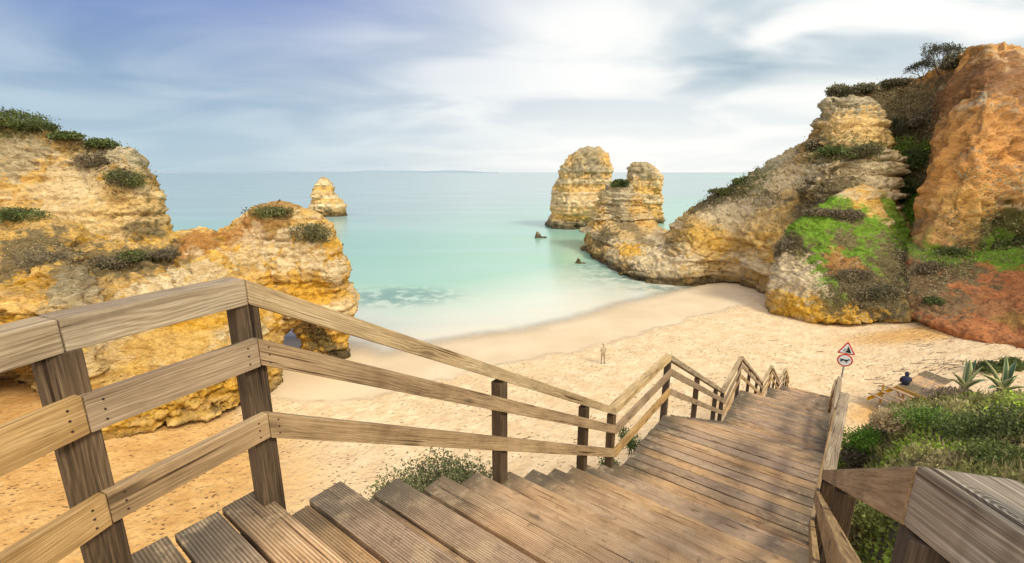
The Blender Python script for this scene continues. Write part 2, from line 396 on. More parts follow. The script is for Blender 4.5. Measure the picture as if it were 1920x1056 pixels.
orange = np.maximum(orange, .95 * np.exp(-(((gx - 24.5) / 4.5) ** 2 + ((gy - 25.5) / 2.4) ** 2)))
orange = np.maximum(orange, .95 * np.exp(-(((gx - 38) / 9.5) ** 2 + ((gy - 38.8) / 2.6) ** 2)))
orange = np.maximum(orange, .75 * np.exp(-(((gx - 16) / 4) ** 2 + ((gy - 27) / 3) ** 2)))
plane_z = 1.6 + 2.0 * ss(gx - .55 * gy, 8, 26) * ss(gy, 18, 30)
soil = ss(tz, plane_z + .15, plane_z + .9)
me = mesh_np('beach', P, gridfaces(len(xs), len(ys)), True, None, dict(wet=wet, orange=orange, soil=soil))
tag(link('beach', me, M['sand']), 'pale sand beach with trampled footprints curving around the bay', kind='structure')

# ------------------------------------------------------------------ sea
xs = axis([(-30000, -2000, 4000), (-2000, -160, 120), (-160, -50, 4), (-50, 50, .5), (50, 160, 4), (160, 2000, 120), (2000, 30000, 4000)])
ys = axis([(26, 72, .4), (72, 200, 3), (200, 1000, 60), (1000, 40000, 3000)])
gx, gy = np.meshgrid(xs, ys); gx = gx.ravel(); gy = gy.ravel(); wz = terrain(gx, gy)[0]
rx, ry, _ = G(745, 555, 0)
q = ((gx - rx) / 8.) ** 2 + ((gy - ry) / 5.) ** 2
reef = .75 * np.exp(-q * q)
for (u, v, a, b) in ((1180, 520, 7, 5), (1130, 500, 6, 5), (1240, 540, 6, 2.0)):
    rx, ry, _ = G(u, v, 0); reef = np.maximum(reef, .7 * np.exp(-(((gx - rx) / a) ** 2 + ((gy - ry) / b) ** 2)))
me = mesh_np('sea', np.stack([gx, gy, 0 * gx], -1), gridfaces(len(xs), len(ys)), True, None, dict(depth=np.maximum(-wz, -1), reef=reef))
tag(link('sea', me, M['sea']), 'calm milky turquoise sea in the bay', kind='structure')
# far coast, distance haze put into its pale blue-grey colour
V = []; Fc = []
for i, x in enumerate(np.linspace(-9000, -300, 90)):
    h = 22 + 40 * max(0, float(fbm(A([[x / 900, 0, 0]]), 4, 2)[0]) + .25); h *= min(1, (-300 - x) / 1200 + .25)
    V += [(x, 9000, -2), (x, 9120, h), (x, 9600, h * .9), (x, 9900, -2)]
    if i:
        b_ = 4 * i
        for k in range(3): Fc.append((b_ - 4 + k, b_ + k, b_ + k + 1, b_ - 3 + k))
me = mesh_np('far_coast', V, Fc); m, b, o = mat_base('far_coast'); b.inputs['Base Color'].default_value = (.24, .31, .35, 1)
tag(link('far_coast', me, m), 'low coastline across the bay, haze painted into its colour', kind='structure')

# ------------------------------------------------------------------ rock building
OCHRE = A([.76, .50, .15]); GOLD = A([.74, .44, .055]); CREAM = A([.82, .70, .45]); TAN = A([.68, .52, .27]); LICH = A([.52, .47, .32])
DARK = A([.055, .045, .028]); ORNG = A([.80, .42, .13]); REDS = A([.56, .20, .065]); GRASS = A([.20, .38, .035]); SCRUB = A([.17, .135, .070]); OLIVE = A([.14, .15, .045])
def cr(pts, n):          # Catmull-Rom resample of control rows
    pts = np.asarray(pts, float); m_ = len(pts); t = np.linspace(0, m_ - 1, n); i = np.minimum(t.astype(int), m_ - 2); f = (t - i)[:, None, None]
    g = lambda k: pts[np.clip(k, 0, m_ - 1)]
    a, b, c_, d = g(i - 1), g(i), g(i + 1), g(i + 2)
    return .5 * ((2 * b) + (-a + c_) * f + (2 * a - 5 * b + 4 * c_ - d) * f ** 2 + (-a + 3 * b - 3 * c_ + d) * f ** 3)
def wall(cols, back, rows=9):
    """cols: (u_base, v_base, D_base, u_top, v_top, D_top, pow) or list of (u,v,D); back: thickness vector"""
    grid = []
    for c_ in cols:
        if isinstance(c_, list):
            pl = A([W(*p) for p in c_]); tt_ = np.linspace(0, 1, rows) * (len(pl) - 1)
            grid.append(np.stack([np.interp(tt_, np.arange(len(pl)), pl[:, k]) for k in range(3)], -1))
        else:
            u0, v0, D0, u1, v1, D1, pw = c_
            grid.append([W(u0 + (u1 - u0) * f, v0 + (v1 - v0) * f, D0 + (D1 - D0) * f ** pw) for f in np.linspace(0, 1, rows)])
    g = cr(A(grid), (len(cols) - 1) * 5 + 1)          # cols x rows x 3
    g[:, 0, 2] = g[:, 0, 2]
    bk = g[:, ::-1] + A(back)
    ring = np.concatenate([g, bk], 1)
    nc, nr = ring.shape[:2]; V = ring.reshape(-1, 3).tolist(); Fs = []
    for i in range(nc - 1):
        for j in range(nr):
            k = (j + 1) % nr; Fs.append((i * nr + j, i * nr + k, (i + 1) * nr + k, (i + 1) * nr + j))
    for i, rev in ((0, False), (nc - 1, True)):
        for j in range(rows - 1):
            f_ = (i * nr + j, i * nr + nr - 1 - j, i * nr + nr - 2 - j, i * nr + j + 1)
            Fs.append(f_[::-1] if rev else f_)
    return V, Fs
def stack(levels, D, depth=.8, n=40, seed=1, wob=.14):
    """levels: (v, u_left, u_right) bottom to top at distance D; closed lofted solid"""
    lv = A(levels, float); m_ = 24; t = np.linspace(0, 1, m_); ti = np.linspace(0, 1, len(lv)); V = []; Fs = []
    for k in range(m_):
        v = np.interp(t[k], ti, lv[:, 0]); a = W(np.interp(t[k], ti, lv[:, 1]), v, D); b = W(np.interp(t[k], ti, lv[:, 2]), v, D)
        cx, hw = (a[0] + b[0]) / 2, (b[0] - a[0]) / 2
        for j in range(n):
            an = 2 * math.pi * j / n
            q = 1 + wob * vn(A([[2 * math.cos(an), 2 * math.sin(an), a[2] * .15]]), seed)[0]
            ex = abs(math.cos(an)) ** .8 * math.copysign(1, math.cos(an)); ey = abs(math.sin(an)) ** .8 * math.copysign(1, math.sin(an))
            V.append((cx + hw * ex * (q if abs(ex) < .9 else 1), D + hw * depth * ey * q, a[2]))
    for k in range(m_ - 1):
        for j in range(n):
            j2 = (j + 1) % n; Fs.append((k * n + j, k * n + j2, (k + 1) * n + j2, (k + 1) * n + j))
    Fs.append(tuple(range(n))[::-1]); Fs.append(tuple((m_ - 1) * n + j for j in range(n)))
    return V, Fs
def solidify(parts, vox):
    V = []; Fs = []
    for v, f in parts:
        o = len(V); V += list(v); Fs += [tuple(i + o for i in q) for q in f]
    me = bpy.data.meshes.new('tmp'); me.from_pydata(V, [], Fs); me.validate()
    bm = bmesh.new(); bm.from_mesh(me); bmesh.ops.recalc_face_normals(bm, faces=bm.faces); bm.to_mesh(me); bm.free()
    ob = bpy.data.objects.new('tmp', me); scene.collection.objects.link(ob)
    md = ob.modifiers.new('r', 'REMESH'); md.mode = 'VOXEL'; md.voxel_size = vox; md.adaptivity = 0
    dg = bpy.context.evaluated_depsgraph_get(); r = bpy.data.meshes.new_from_object(ob.evaluated_get(dg))
    bpy.data.objects.remove(ob); bpy.data.meshes.remove(me)
    return r
def vdata(me):
    n = len(me.vertices); co = np.empty(n * 3); me.vertices.foreach_get('co', co); co = co.reshape(-1, 3)
    no = np.empty(n * 3, np.float32); me.vertices.foreach_get('normal', no); return co, no.reshape(-1, 3).astype(float)
def strata(z, P_, sc=1., seed=0):
    """height warped by broad noise, -> band value -1..1 with sharp undercuts"""
    zz = z + .9 * fbm(P_ * .06, 3, 40 + seed)
    def lay(q, sd_):
        i = np.floor(q); f = q - i; h = lambda k: vn(np.stack([k * 7.31, k * 0 + .5, k * 0 + seed], -1), sd_) * 1.5
        return h(i) * (1 - ss(f, .72, 1)) + h(i + 1) * ss(f, .72, 1) - .55 * np.exp(-((f - .84) / .09) ** 2)
    return np.clip(lay(zz * .62 / sc, 77) * .75 + lay(zz * 1.9 / sc + 3, 78) * .35, -1, 1), zz
def seen(co, u, v):
    yc = co[:, 1] * CP - (co[:, 2] - CAMZ) * SP; yc = np.where(yc < .5, 1e9, yc); up_ = co[:, 1] * SP + (co[:, 2] - CAMZ) * CP
    q = np.hypot(960 + F * co[:, 0] / yc - u, 528 - F * up_ / yc - v); idx = np.where(q < max(6, q.min() + 3))[0]; return co[idx[np.argmin(yc[idx])]]
def rockify(name, parts, vox, amp, freq, label, cat, kind=None, blobs=(), style='gold', led=.5, seed=0, mat='rock', gully=0., base=1.0, group=None, blocky=1., ck=1.):
    me = solidify(parts, vox); me.name = name
    co, no = vdata(me)
    hz = no * A([1, 1, .25])
    side = 1 - np.abs(no[:, 2]) ** 2
    bandv, zz = strata(co[:, 2], co, 1., seed)
    d = amp * fbm(co * freq, 3, seed + 1) + amp * .45 * fbm(co * freq * 3.1 * A([1, 1, 1.6]), 4, seed + 2, .55, True)
    d += amp * .30 * fbm(co * freq * 8 * A([1, 1, 1.7]), 3, seed + 3, .62, True)
    lat = .6 + .4 * fbm(co * .12, 2, seed + 8)
    co2 = co + no * d[:, None] + hz * (led * bandv * side * lat)[:, None]
    wp = co + .5 * np.stack([vn(co * .5, seed + 51), vn(co * .5, seed + 52), vn(co * .5, seed + 53)], -1)
    blocky = blocky * .55 * (.35 + 1.1 * ss(fbm(co * .16, 2, seed + 60), -.35, .4))
    for cs, am in ((2.6, .42), (1.15, .22), (.55, .09)):
        am *= ck; cv, ce = cell(wp / (A([cs, cs, cs * .42]) * ck), seed + int(cs * 10))
        co2 += (no * A([1, 1, .5])) * (blocky * am * (cv * .9 - .8 * (1 - ss(ce, 0, .14))))[:, None]
    co2 -= hz * (amp * .35 * side * np.clip(fbm(co * A([1.1, 1.1, .35]), 3, seed + 6, .5, True) - .25, 0, 1) * 1.6)[:, None]
    if gully: co2 -= hz * (gully * side * np.clip(fbm(co * A([.45, .45, .05]), 3, seed + 5, .5, True), -.4, 1))[:, None]
    me.vertices.foreach_set('co', co2.ravel()); me.update(); print(name, len(co2))
    me.polygons.foreach_set('use_smooth', np.ones(len(me.polygons), bool))
    co, no = vdata(me)
    n1_ = fbm(co * .35, 4, seed + 20); n2_ = fbm(co * 1.1, 4, seed + 21); n3_ = fbm(co * 3., 3, seed + 22)
    bandv, zz = strata(co[:, 2], co, 1., seed)
    if style == 'gold':
        col = lerp(TAN * A([1.05, .95, .8]), OCHRE, ss(n1_ + bandv * .6, -.9, -.1)); col = lerp(col, GOLD, ss(-bandv + n2_ * .5, .1, .6)); col = lerp(col, CREAM, ss(bandv + n2_ * .8 + n1_ * .4, .3, .85) * .7)
    elif style == 'cream':
        col = lerp(TAN, CREAM, ss(n1_ + bandv * .8, -.3, .5) * .8); col = lerp(col, OCHRE, ss(-bandv + n2_ * .5, -.15, .4) * .9); col = lerp(col, A([.34, .25, .14]), ss(n2_ - n1_ * .4, .3, .6) * .4)
    else:
        col = lerp(ORNG, OCHRE, ss(n1_, -.1, .5)); col = lerp(col, A([.50, .27, .11]), ss(n2_ + n1_ * .3, .15, .55) * .5)
        col = lerp(col, CREAM * .9, ss(n3_ * .5 + n1_, .35, .6) * .5)
    if style == 'orange':
        vs_k = fbm(co * A([.7, .7, .07]), 4, seed + 33); col = lerp(col, A([.36, .19, .085]), ss(vs_k, .12, .42) * .65); col = lerp(col, A([.86, .56, .24]), ss(-vs_k, .18, .45) * .4)
    zf = co[:, 2] + .35 * fbm(co * .25, 3, seed + 31)
    thin = vn(np.stack([zf * 4.5, zf * 0 + seed, vn(co * .4, seed) * .6], -1), 91)
    if style != 'orange':
        col = col * (1.08 + .26 * thin)[:, None]
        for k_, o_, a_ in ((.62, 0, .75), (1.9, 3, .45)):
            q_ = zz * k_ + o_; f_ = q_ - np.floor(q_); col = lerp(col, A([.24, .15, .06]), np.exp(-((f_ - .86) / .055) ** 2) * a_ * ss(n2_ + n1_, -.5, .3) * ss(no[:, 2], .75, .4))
    cv, ce = cell((co + .5 * np.stack([vn(co * .5, seed + 51), vn(co * .5, seed + 52), vn(co * .5, seed + 53)], -1)) / A([1.15, 1.15, .5]), seed + 11)
    col = col * (1 + .12 * cv)[:, None]; col = lerp(col, A([.26, .165, .07]), (1 - ss(ce, .02, .12)) * .35 * ss(n2_, -.2, .4) * (0.3 if style == 'orange' else 1))
    top = ss(no[:, 2] + n2_ * .35, .35, .75)
    col = lerp(col, LICH, top * (.35 if style == 'cream' else .25 if style == 'gold' else .5))
    col = lerp(col, LICH * .8, ss(n2_ * 1. + n1_ * .5, .45, .7) * (.2 if style == 'gold' else .45))
    for bl in blobs:
        u, v, D, rad, bc, st = bl; bp = seen(co, u, v); q = np.linalg.norm((co - bp) * A([1, .6, 1]), axis=1) / rad
        nw = .45 if bc[1] > bc[0] * 1.5 else 1.; k = ss(q + (n2_ * .75 + n3_ * .55) * nw, 1.0, .72) * st
        col = lerp(col, bc, k)
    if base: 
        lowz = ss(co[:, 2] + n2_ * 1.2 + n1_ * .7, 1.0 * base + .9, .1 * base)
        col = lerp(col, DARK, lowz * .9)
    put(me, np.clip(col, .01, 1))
    ob = link(name, me, M[mat]); tag(ob, label, cat, group, kind)
    return ob, co, no

ROCKS = {}
# small sea stack, far left
lv = [(412, 583, 648), (400, 585, 647), (388, 585, 646), (378, 585, 640), (370, 586, 628), (362, 586, 624), (350, 588, 622), (343, 591, 617), (336, 596, 613), (330, 600, 608)]
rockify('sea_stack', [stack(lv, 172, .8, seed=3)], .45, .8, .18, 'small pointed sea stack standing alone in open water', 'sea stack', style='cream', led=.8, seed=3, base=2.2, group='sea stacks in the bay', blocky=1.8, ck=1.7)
# tall stack and the one behind
lv = [(432, 1031, 1140), (420, 1031, 1142), (405, 1031, 1141), (385, 1032, 1139), (360, 1038, 1138), (340, 1047, 1140), (325, 1053, 1143), (310, 1060, 1143), (298, 1066, 1139), (288, 1076, 1130), (283, 1090, 1112)]
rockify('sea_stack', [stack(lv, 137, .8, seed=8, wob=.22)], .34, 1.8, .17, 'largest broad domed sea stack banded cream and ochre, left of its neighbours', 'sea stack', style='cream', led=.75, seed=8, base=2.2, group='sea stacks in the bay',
        blobs=[(1105, 292, 132, 5, LICH * .8, .8), (1080, 325, 131, 3, LICH * .7, .7), (1120, 310, 131, 3.5, LICH * .7, .7)])
lv = [(420, 1170, 1238), (405, 1170, 1239), (380, 1172, 1240), (360, 1174, 1240), (345, 1176, 1239), (330, 1177, 1236), (318, 1178, 1230), (310, 1182, 1222), (306, 1192, 1210)]
rockify('sea_stack', [stack(lv, 150, .8, seed=12, wob=.22)], .36, 1.5, .18, 'domed sea stack rising behind the lichened crag at the headland tip', 'sea stack', style='cream', led=.75, seed=12, base=2.2, group='sea stacks in the bay',
        blobs=[(1205, 315, 144, 4.5, LICH * .8, .8)])
# little rocks in the water
for (u, v, D0, sz, lab, sd_) in ((1010, 446, 0, 1.1, 'small dark rock breaking the open water near the tall stack', 31), (1086, 494, 0, .7, 'tiny dark rock in the water beside the headland foot', 33)):
    p = G(u, v, 0); D = p[1]; k = sz * F / D
    lv = [(v + k * .6, u - k * 1.1, u + k * .9), (v, u - k, u + k * .8), (v - k * .8, u - k * .7, u + k * .3), (v - k * 1.3, u - k * .5, u - k * .1)]
    lv2 = [(v + k * .4, u + k * .6, u + k * 2.0), (v, u + k * .6, u + k * 1.9), (v - k * .25, u + k * .8, u + k * 1.5)]
    rockify('sea_rock', [stack(lv, D, .8, seed=sd_), stack(lv2, D, .6, seed=sd_ + 1)], .12, .18, .9, lab, 'rock', style='cream', led=.1, seed=sd_, base=2.5)

# headland on the right
head_cols = [(1090, 466, 97, 1098, 432, 100, 1.), (1110, 484, 85, 1110, 422, 97, 1.3), (1138, 502, 77, 1135, 412, 95, 1.5), (1175, 520, 69, 1175, 418, 93, 1.8),
             (1210, 531, 65.3, 1212, 432, 90, 2.), (1250, 537, 63.8, 1240, 436, 86, 2.2), (1290, 538, 63.2, 1285, 396, 82, 2.3), (1340, 532, 64.5, 1335, 365, 80, 2.4), (1385, 532, 63, 1385, 338, 78, 2.2),
             (1430, 548, 57.5, 1430, 308, 76, 2.0), (1500, 575, 52, 1500, 262, 72, 1.6), (1545, 590, 50, 1545, 190, 68, 1.4), (1590, 600, 50, 1590, 178, 66, 1.3), (1640, 600, 50, 1640, 186, 65, 1.3),
             (1690, 600, 50, 1672, 232, 64, 1.3), (1700, 600, 52, 1680, 300, 64, 1.3)]
peak = stack([(470, 1096, 1232), (445, 1098, 1238), (430, 1098, 1232), (415, 1104, 1222), (400, 1111, 1213), (385, 1118, 1206), (370, 1125, 1199), (358, 1132, 1192), (348, 1139, 1184), (340, 1146, 1174)], 98, .9, seed=20, wob=.35)
hb = [(1180, 425, 88, 3.5, SCRUB * 1.6, .8), (1215, 450, 80, 2.5, SCRUB * 1.5, .8), (1275, 440, 74, 4, SCRUB * 1.7, .8), (1165, 410, 93, 3.5, SCRUB * 1.6, .7), (1125, 440, 90, 3, SCRUB, .8), (1330, 370, 77, 4, SCRUB, .8),
      (1400, 335, 75, 4, OLIVE, .9), (1360, 360, 76, 4, SCRUB, .9), (1470, 290, 72, 3, LICH, .8), (1440, 310, 74, 2.5, LICH, .8), (1540, 330, 62, 4, CREAM, .8), (1480, 340, 66, 4, OCHRE, .6), (1500, 300, 67, 3, OCHRE, .6), (1500, 330, 68, 4, CREAM, .7), (1450, 350, 71, 4, CREAM, .7), (1490, 380, 64, 3, OCHRE, .7), (1520, 320, 66, 3, CREAM, .7), (1430, 370, 70, 2, SCRUB, .9),
      (1560, 275, 62, 2.6, OLIVE, .9), (1600, 285, 62, 3, SCRUB, .9), (1640, 275, 62, 2.6, OLIVE, .9), (1525, 275, 64, 2, SCRUB, .9), (1610, 310, 62, 2.6, CREAM, .7), (1590, 190, 63, 5, LICH, .95), (1640, 200, 63, 4, LICH, .95),
      (1575, 370, 59, 4, SCRUB, .9), (1530, 390, 58, 4, SCRUB, .9), (1660, 300, 62, 2.5, CREAM, .8), (1665, 360, 60, 2.5, CREAM, .8), (1590, 240, 62, 3.2, A([.86, .64, .30]), .95), (1640, 235, 62, 3, A([.86, .62, .26]), .95),
      (1160, 355, 95, 4, LICH, .85), (1150, 390, 94, 3, LICH * 1.1, .8), (1190, 500, 68, 2.5, CREAM, .9), (1300, 420, 77, 3.5, OCHRE, .7), (1420, 465, 64, 3, GOLD, .6), (1390, 480, 65, 3, CREAM * .9, .7), (1350, 500, 65, 3, TAN, .6), (1240, 495, 66, 3, CREAM, .9), (1300, 480, 66, 3, CREAM * .95, .8), (1140, 478, 80, 2.5, CREAM, .8),
      (1340, 400, 74, 3, CREAM, .7), (1380, 440, 69, 3, OCHRE, .6), (1390, 400, 72, 4, CREAM * .95, .7), (1330, 450, 69, 3.5, GOLD, .6), (1180, 460, 76, 2.5, GOLD, .9), (1430, 420, 66, 3.5, OCHRE, .5)]
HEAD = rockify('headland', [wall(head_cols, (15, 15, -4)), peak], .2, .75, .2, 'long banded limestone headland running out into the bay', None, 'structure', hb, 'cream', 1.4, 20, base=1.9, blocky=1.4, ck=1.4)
# near buttress of the headland
but_cols = [(1436, 572, 51, 1462, 452, 55, 1.1), (1448, 586, 48.6, 1478, 428, 55, 1.2), (1480, 592, 46.5, 1510, 400, 55, 1.2), (1540, 602, 43.8, 1560, 372, 56, 1.2), (1600, 606, 42.6, 1610, 350, 57, 1.2), (1650, 600, 42.6, 1655, 365, 57, 1.2),
            (1700, 596, 42, 1700, 430, 55, 1.2), (1750, 600, 41, 1740, 455, 53, 1.1), (1800, 610, 40, 1800, 462, 51, 1.1)]
bb = [(1470, 560, 49, 2.6, GOLD, .95), (1520, 575, 46, 2.8, GOLD, .95), (1580, 588, 43.5, 2.6, GOLD, .95), (1640, 585, 43, 2.4, GOLD, .95), (1690, 570, 43, 2.2, GOLD, .9), (1445, 540, 51, 2, OCHRE, .9), (1530, 405, 53, 3.8, GRASS, 1), (1505, 425, 52, 3.2, GRASS, 1), (1555, 392, 53, 3.4, GRASS, 1), (1490, 440, 52, 2.2, GRASS, 1), (1625, 440, 51, 4.4, GRASS, 1), (1640, 475, 49, 3.2, GRASS, 1), (1670, 460, 50, 3.2, GRASS, 1), (1700, 470, 50, 2.6, GRASS, 1), (1600, 470, 49, 2.2, GRASS, 1), (1525, 470, 49, 2.2, GRASS, 1), (1530, 490, 48, 1.8, GRASS, 1), (1545, 520, 46.5, 1.8, GRASS, .95), (1568, 545, 45, 1.6, GRASS, .9), (1690, 515, 46.5, 1.2, GRASS, .95),
      (1690, 400, 56, 3, GRASS, .9), (1700, 440, 54, 3, GRASS * .9, .9), (1615, 415, 53, 2.2, GRASS, .9),
      (1590, 400, 53, 1.5, SCRUB * 1.3, .95), (1585, 440, 51, 1.5, SCRUB * 1.4, .9), (1600, 525, 46.5, 3.4, SCRUB, .95), (1640, 550, 45, 3, SCRUB * .9, .95), (1700, 500, 47, 4, SCRUB * 1.3, .9), (1575, 490, 48.5, 1.8, ORNG * .7, .8), (1740, 530, 46, 4, SCRUB, .8), (1560, 555, 44.5, 2, SCRUB, .8), (1690, 560, 44, 3, SCRUB, .7),
      (1470, 460, 53, 2.6, SCRUB, .95), (1480, 500, 50, 2.4, CREAM, .95), (1455, 515, 50, 2, CREAM, .9), (1500, 520, 48, 2.2, CREAM * .95, .8)]
BUT = rockify('headland_foot', [wall(but_cols, (9, 9, -2))], .17, .55, .3, 'golden rounded rock foot of the headland with grass and scrub on top', None, 'structure', bb, 'gold', .6, 41, base=.55)
# big orange cliff
clf = [(1590, 570, 56, 1560, 172, 76, 1.), (1640, 570, 56, 1620, 165, 75, 1.), (1680, 560, 58, 1690, 157, 74, 1.), (1710, 540, 58, 1740, 143, 72, 1.), (1720, 520, 55, 1775, 122, 68, 1.1), (1700, 520, 50, 1802, 104, 63, 1.5),
       (1740, 530, 47.5, 1830, 94, 60, 2.2), (1800, 530, 46.5, 1860, 86, 58, 2.6), (1860, 530, 46, 1900, 90, 57, 2.6), (1930, 540, 45, 1960, 96, 56, 2.4), (2050, 560, 42, 2080, 90, 52, 2.2), (2300, 600, 36, 2350, 90, 44, 2.), (2700, 700, 24, 2700, 60, 32, 2.)]
cb_ = [(1680, 230, 66, 7, SCRUB * 1.2, .95), (1650, 190, 70, 6, SCRUB, .95), (1710, 280, 62, 6, OLIVE * .9, .95), (1700, 200, 69, 5, SCRUB * 1.4, .9), (1730, 240, 63, 4, SCRUB, .9), (1690, 330, 59, 4, OLIVE, .95), (1720, 340, 57, 3.5, SCRUB, .9), (1685, 380, 57, 3.5, GRASS * .8, .95), (1690, 290, 60, 3, GRASS * .7, .8),
       (1690, 430, 54, 3, GRASS, .95), (1725, 450, 51, 2.4, GRASS, .9), (1710, 400, 52, 2.5, LICH * .9, .6),
       (1835, 190, 55, 2.6, LICH * 1.3, .9), (1850, 230, 54, 3.0, A([.26, .27, .17]), .9), (1858, 290, 53, 2.6, A([.24, .23, .13]), .85), (1865, 340, 51, 2.2, A([.22, .2, .11]), .8), (1890, 150, 55, 5, A([.30, .17, .085]), .8), (1830, 140, 56, 3, A([.38, .20, .09]), .7), (1760, 200, 60, 4, A([.33, .17, .07]), .8), (1775, 170, 62, 4, A([.30, .16, .07]), .8),
       (1900, 260, 53, 5, A([.42, .22, .08]), .8), (1800, 440, 47, 2, SCRUB, .6), (1860, 440, 47, 3, SCRUB, .9), (1790, 250, 54, 5, ORNG * 1.05, .7), (1790, 340, 51, 5, ORNG * 1.08, .8), (1740, 380, 50, 4, ORNG, .8), (1820, 400, 48.5, 3, OCHRE * 1.05, .6), (1730, 420, 50, 2.5, A([.72, .44, .18]), .7), (1900, 430, 46.5, 3, OLIVE * .8, .95), (1870, 462, 46, 2, GRASS, .9)]
CLF = rockify('cliff', [wall(clf, (27, 21, -4))], .26, .8, .16, 'tall orange sandstone cliff above the headland with a scrubby gully', None, 'structure', cb_, 'orange', .25, 60, gully=1.5, base=0, blocky=.3)
# red earth slope
slp = [(1700, 592, 42, 1700, 462, 50, 1.), (1780, 626, 37.2, 1775, 462, 48, 1.), (1850, 645, 34.5, 1850, 462, 47, 1.), (1880, 650, 33.8, 1930, 455, 45.5, 1.), (1990, 672, 30, 2050, 470, 41, 1.), (2200, 720, 25, 2250, 500, 34, 1.), (2500, 800, 18, 2500, 540, 27, 1.)]
sb = [(1800, 560, 41, 3, A([.40, .22, .10]), .6), (1780, 470, 47, 2.5, OLIVE, .9), (1840, 455, 47, 3, SCRUB, .95), (1760, 490, 45.5, 3, SCRUB * 1.3, .9), (1890, 450, 45.5, 3, SCRUB, .95), (1870, 470, 44.7, 2.4, GRASS, .95), (1905, 465, 44, 2, GRASS, .95), (1740, 560, 42, 2.6, SCRUB * 1.5, .7), (1740, 465, 47.5, 2.2, GRASS, .9), (1720, 520, 45, 2.5, SCRUB * 1.4, .8), (1790, 450, 48, 2, GRASS * .8, .9), (1925, 600, 34, 1.6, A([.45, .28, .07]), .7)]
SLP = rockify('red_earth_slope', [wall(slp, (9, 8, -1))], .18, .5, .25, 'slumped red earth slope at the foot of the orange cliff', None, 'structure', [(1850, 560, 39.5, 40, REDS, .85)] + sb, 'orange', .1, 70, base=0, gully=.3, blocky=.35)

# left cliff
lcf = [(-500, 640, 36, -500, 130, 46, 1.2), (-200, 620, 44, -200, 175, 52, 1.2), (0, 600, 47, 0, 226, 55, 1.4), (100, 590, 49, 80, 243, 56, 1.6), (200, 585, 50, 160, 263, 56, 1.7), (270, 582, 51, 210, 272, 56, 1.7), (320, 580, 52, 245, 280, 56, 1.5), (372, 578, 54, 262, 292, 57.5, 1.15), (396, 576, 56, 276, 306, 59, 1.)]
lb = [(235, 325, 54, 3, SCRUB * 1.1, .95), (170, 305, 54, 3, SCRUB * 1.3, .9), (215, 285, 55, 3.2, LICH * 1.2, .95), (245, 295, 55, 2.2, LICH, .95), (30, 240, 54, 4, SCRUB * 1.4, .8), (120, 255, 54, 3.5, SCRUB * 1.2, .9), (0, 210, 54, 4, OLIVE, .8),
      (150, 400, 51, 4.5, A([.84, .66, .34]), .8), (220, 410, 51, 3.5, A([.84, .66, .34]), .8), (270, 400, 52, 3, A([.82, .64, .34]), .6), (60, 320, 52, 5, OCHRE, .6), (200, 360, 52, 4, OCHRE, .5), (30, 290, 52, 3, LICH, .8), (120, 345, 52, 4, CREAM * .9, .6), (260, 435, 51.5, 1.6, SCRUB, .8)]
LCF = rockify('left_cliff', [wall(lcf, (-24, 20, -5))], .26, .8, .2, 'ochre cliff with a scrubby top closing the bay on the left', None, 'structure', lb, 'gold', .6, 80, base=1.5)

# arch rock (hole between the body and the outer leg)
arc = [(-600, 980, 14, -600, 330, 24, 1.2), (-300, 860, 20, -300, 375, 31, 1.3), 
       [(-60, 800, 31), (-60, 720, 32), (-60, 665, 30.5), (-60, 625, 25.2), (-60, 580, 25.5), (-60, 500, 27.5), (-60, 440, 31), (-60, 392, 34)],
       [(60, 806, 30), (60, 730, 31.5), (60, 670, 30), (60, 628, 25), (60, 580, 25.2), (60, 500, 27.5), (60, 450, 31), (60, 398, 34)],
       [(150, 815, 24.5), (150, 750, 24.8), (150, 700, 24.5), (150, 650, 24.4), (145, 590, 25), (140, 520, 27), (135, 470, 31), (130, 418, 34)],
       (210, 816, 23.6, 190, 455, 34, 1.8), (300, 803, 24.4, 290, 463, 34.5, 1.9), (390, 787, 25.6, 345, 440, 34.5, 2.0), (450, 768, 27.0, 395, 436, 35, 2.0), (500, 738, 29.6, 440, 440, 35.5, 1.8),
       (522, 712, 32, 470, 408, 36, 1.6), (536, 692, 34, 500, 392, 37, 1.4)]
top_ = [[(500, 650, 34.5), (500, 600, 34.3), (498, 540, 34.5), (496, 490, 35), (494, 440, 35.6), (492, 392, 37)], [(545, 612, 35.3), (545, 580, 35), (545, 540, 34.9), (545, 490, 35.3), (545, 440, 36), (545, 392, 37.3)],
        [(590, 606, 35.8), (590, 580, 35.3), (590, 540, 35.6), (590, 500, 35.2), (590, 455, 36), (590, 412, 37.4)], [(630, 606, 36.4), (634, 580, 36), (634, 545, 36.4), (632, 505, 35.8), (628, 470, 36.4), (620, 436, 37.6)],
        [(648, 600, 37.4), (655, 570, 37), (646, 540, 37.4), (652, 512, 36.9), (645, 480, 37.2), (635, 458, 38)]]
leg = stack([(690, 596, 634), (668, 592, 638), (650, 576, 641), (632, 566, 645), (615, 558, 650), (598, 550, 654), (580, 548, 657)], 37.8, .8, seed=50, wob=.1)
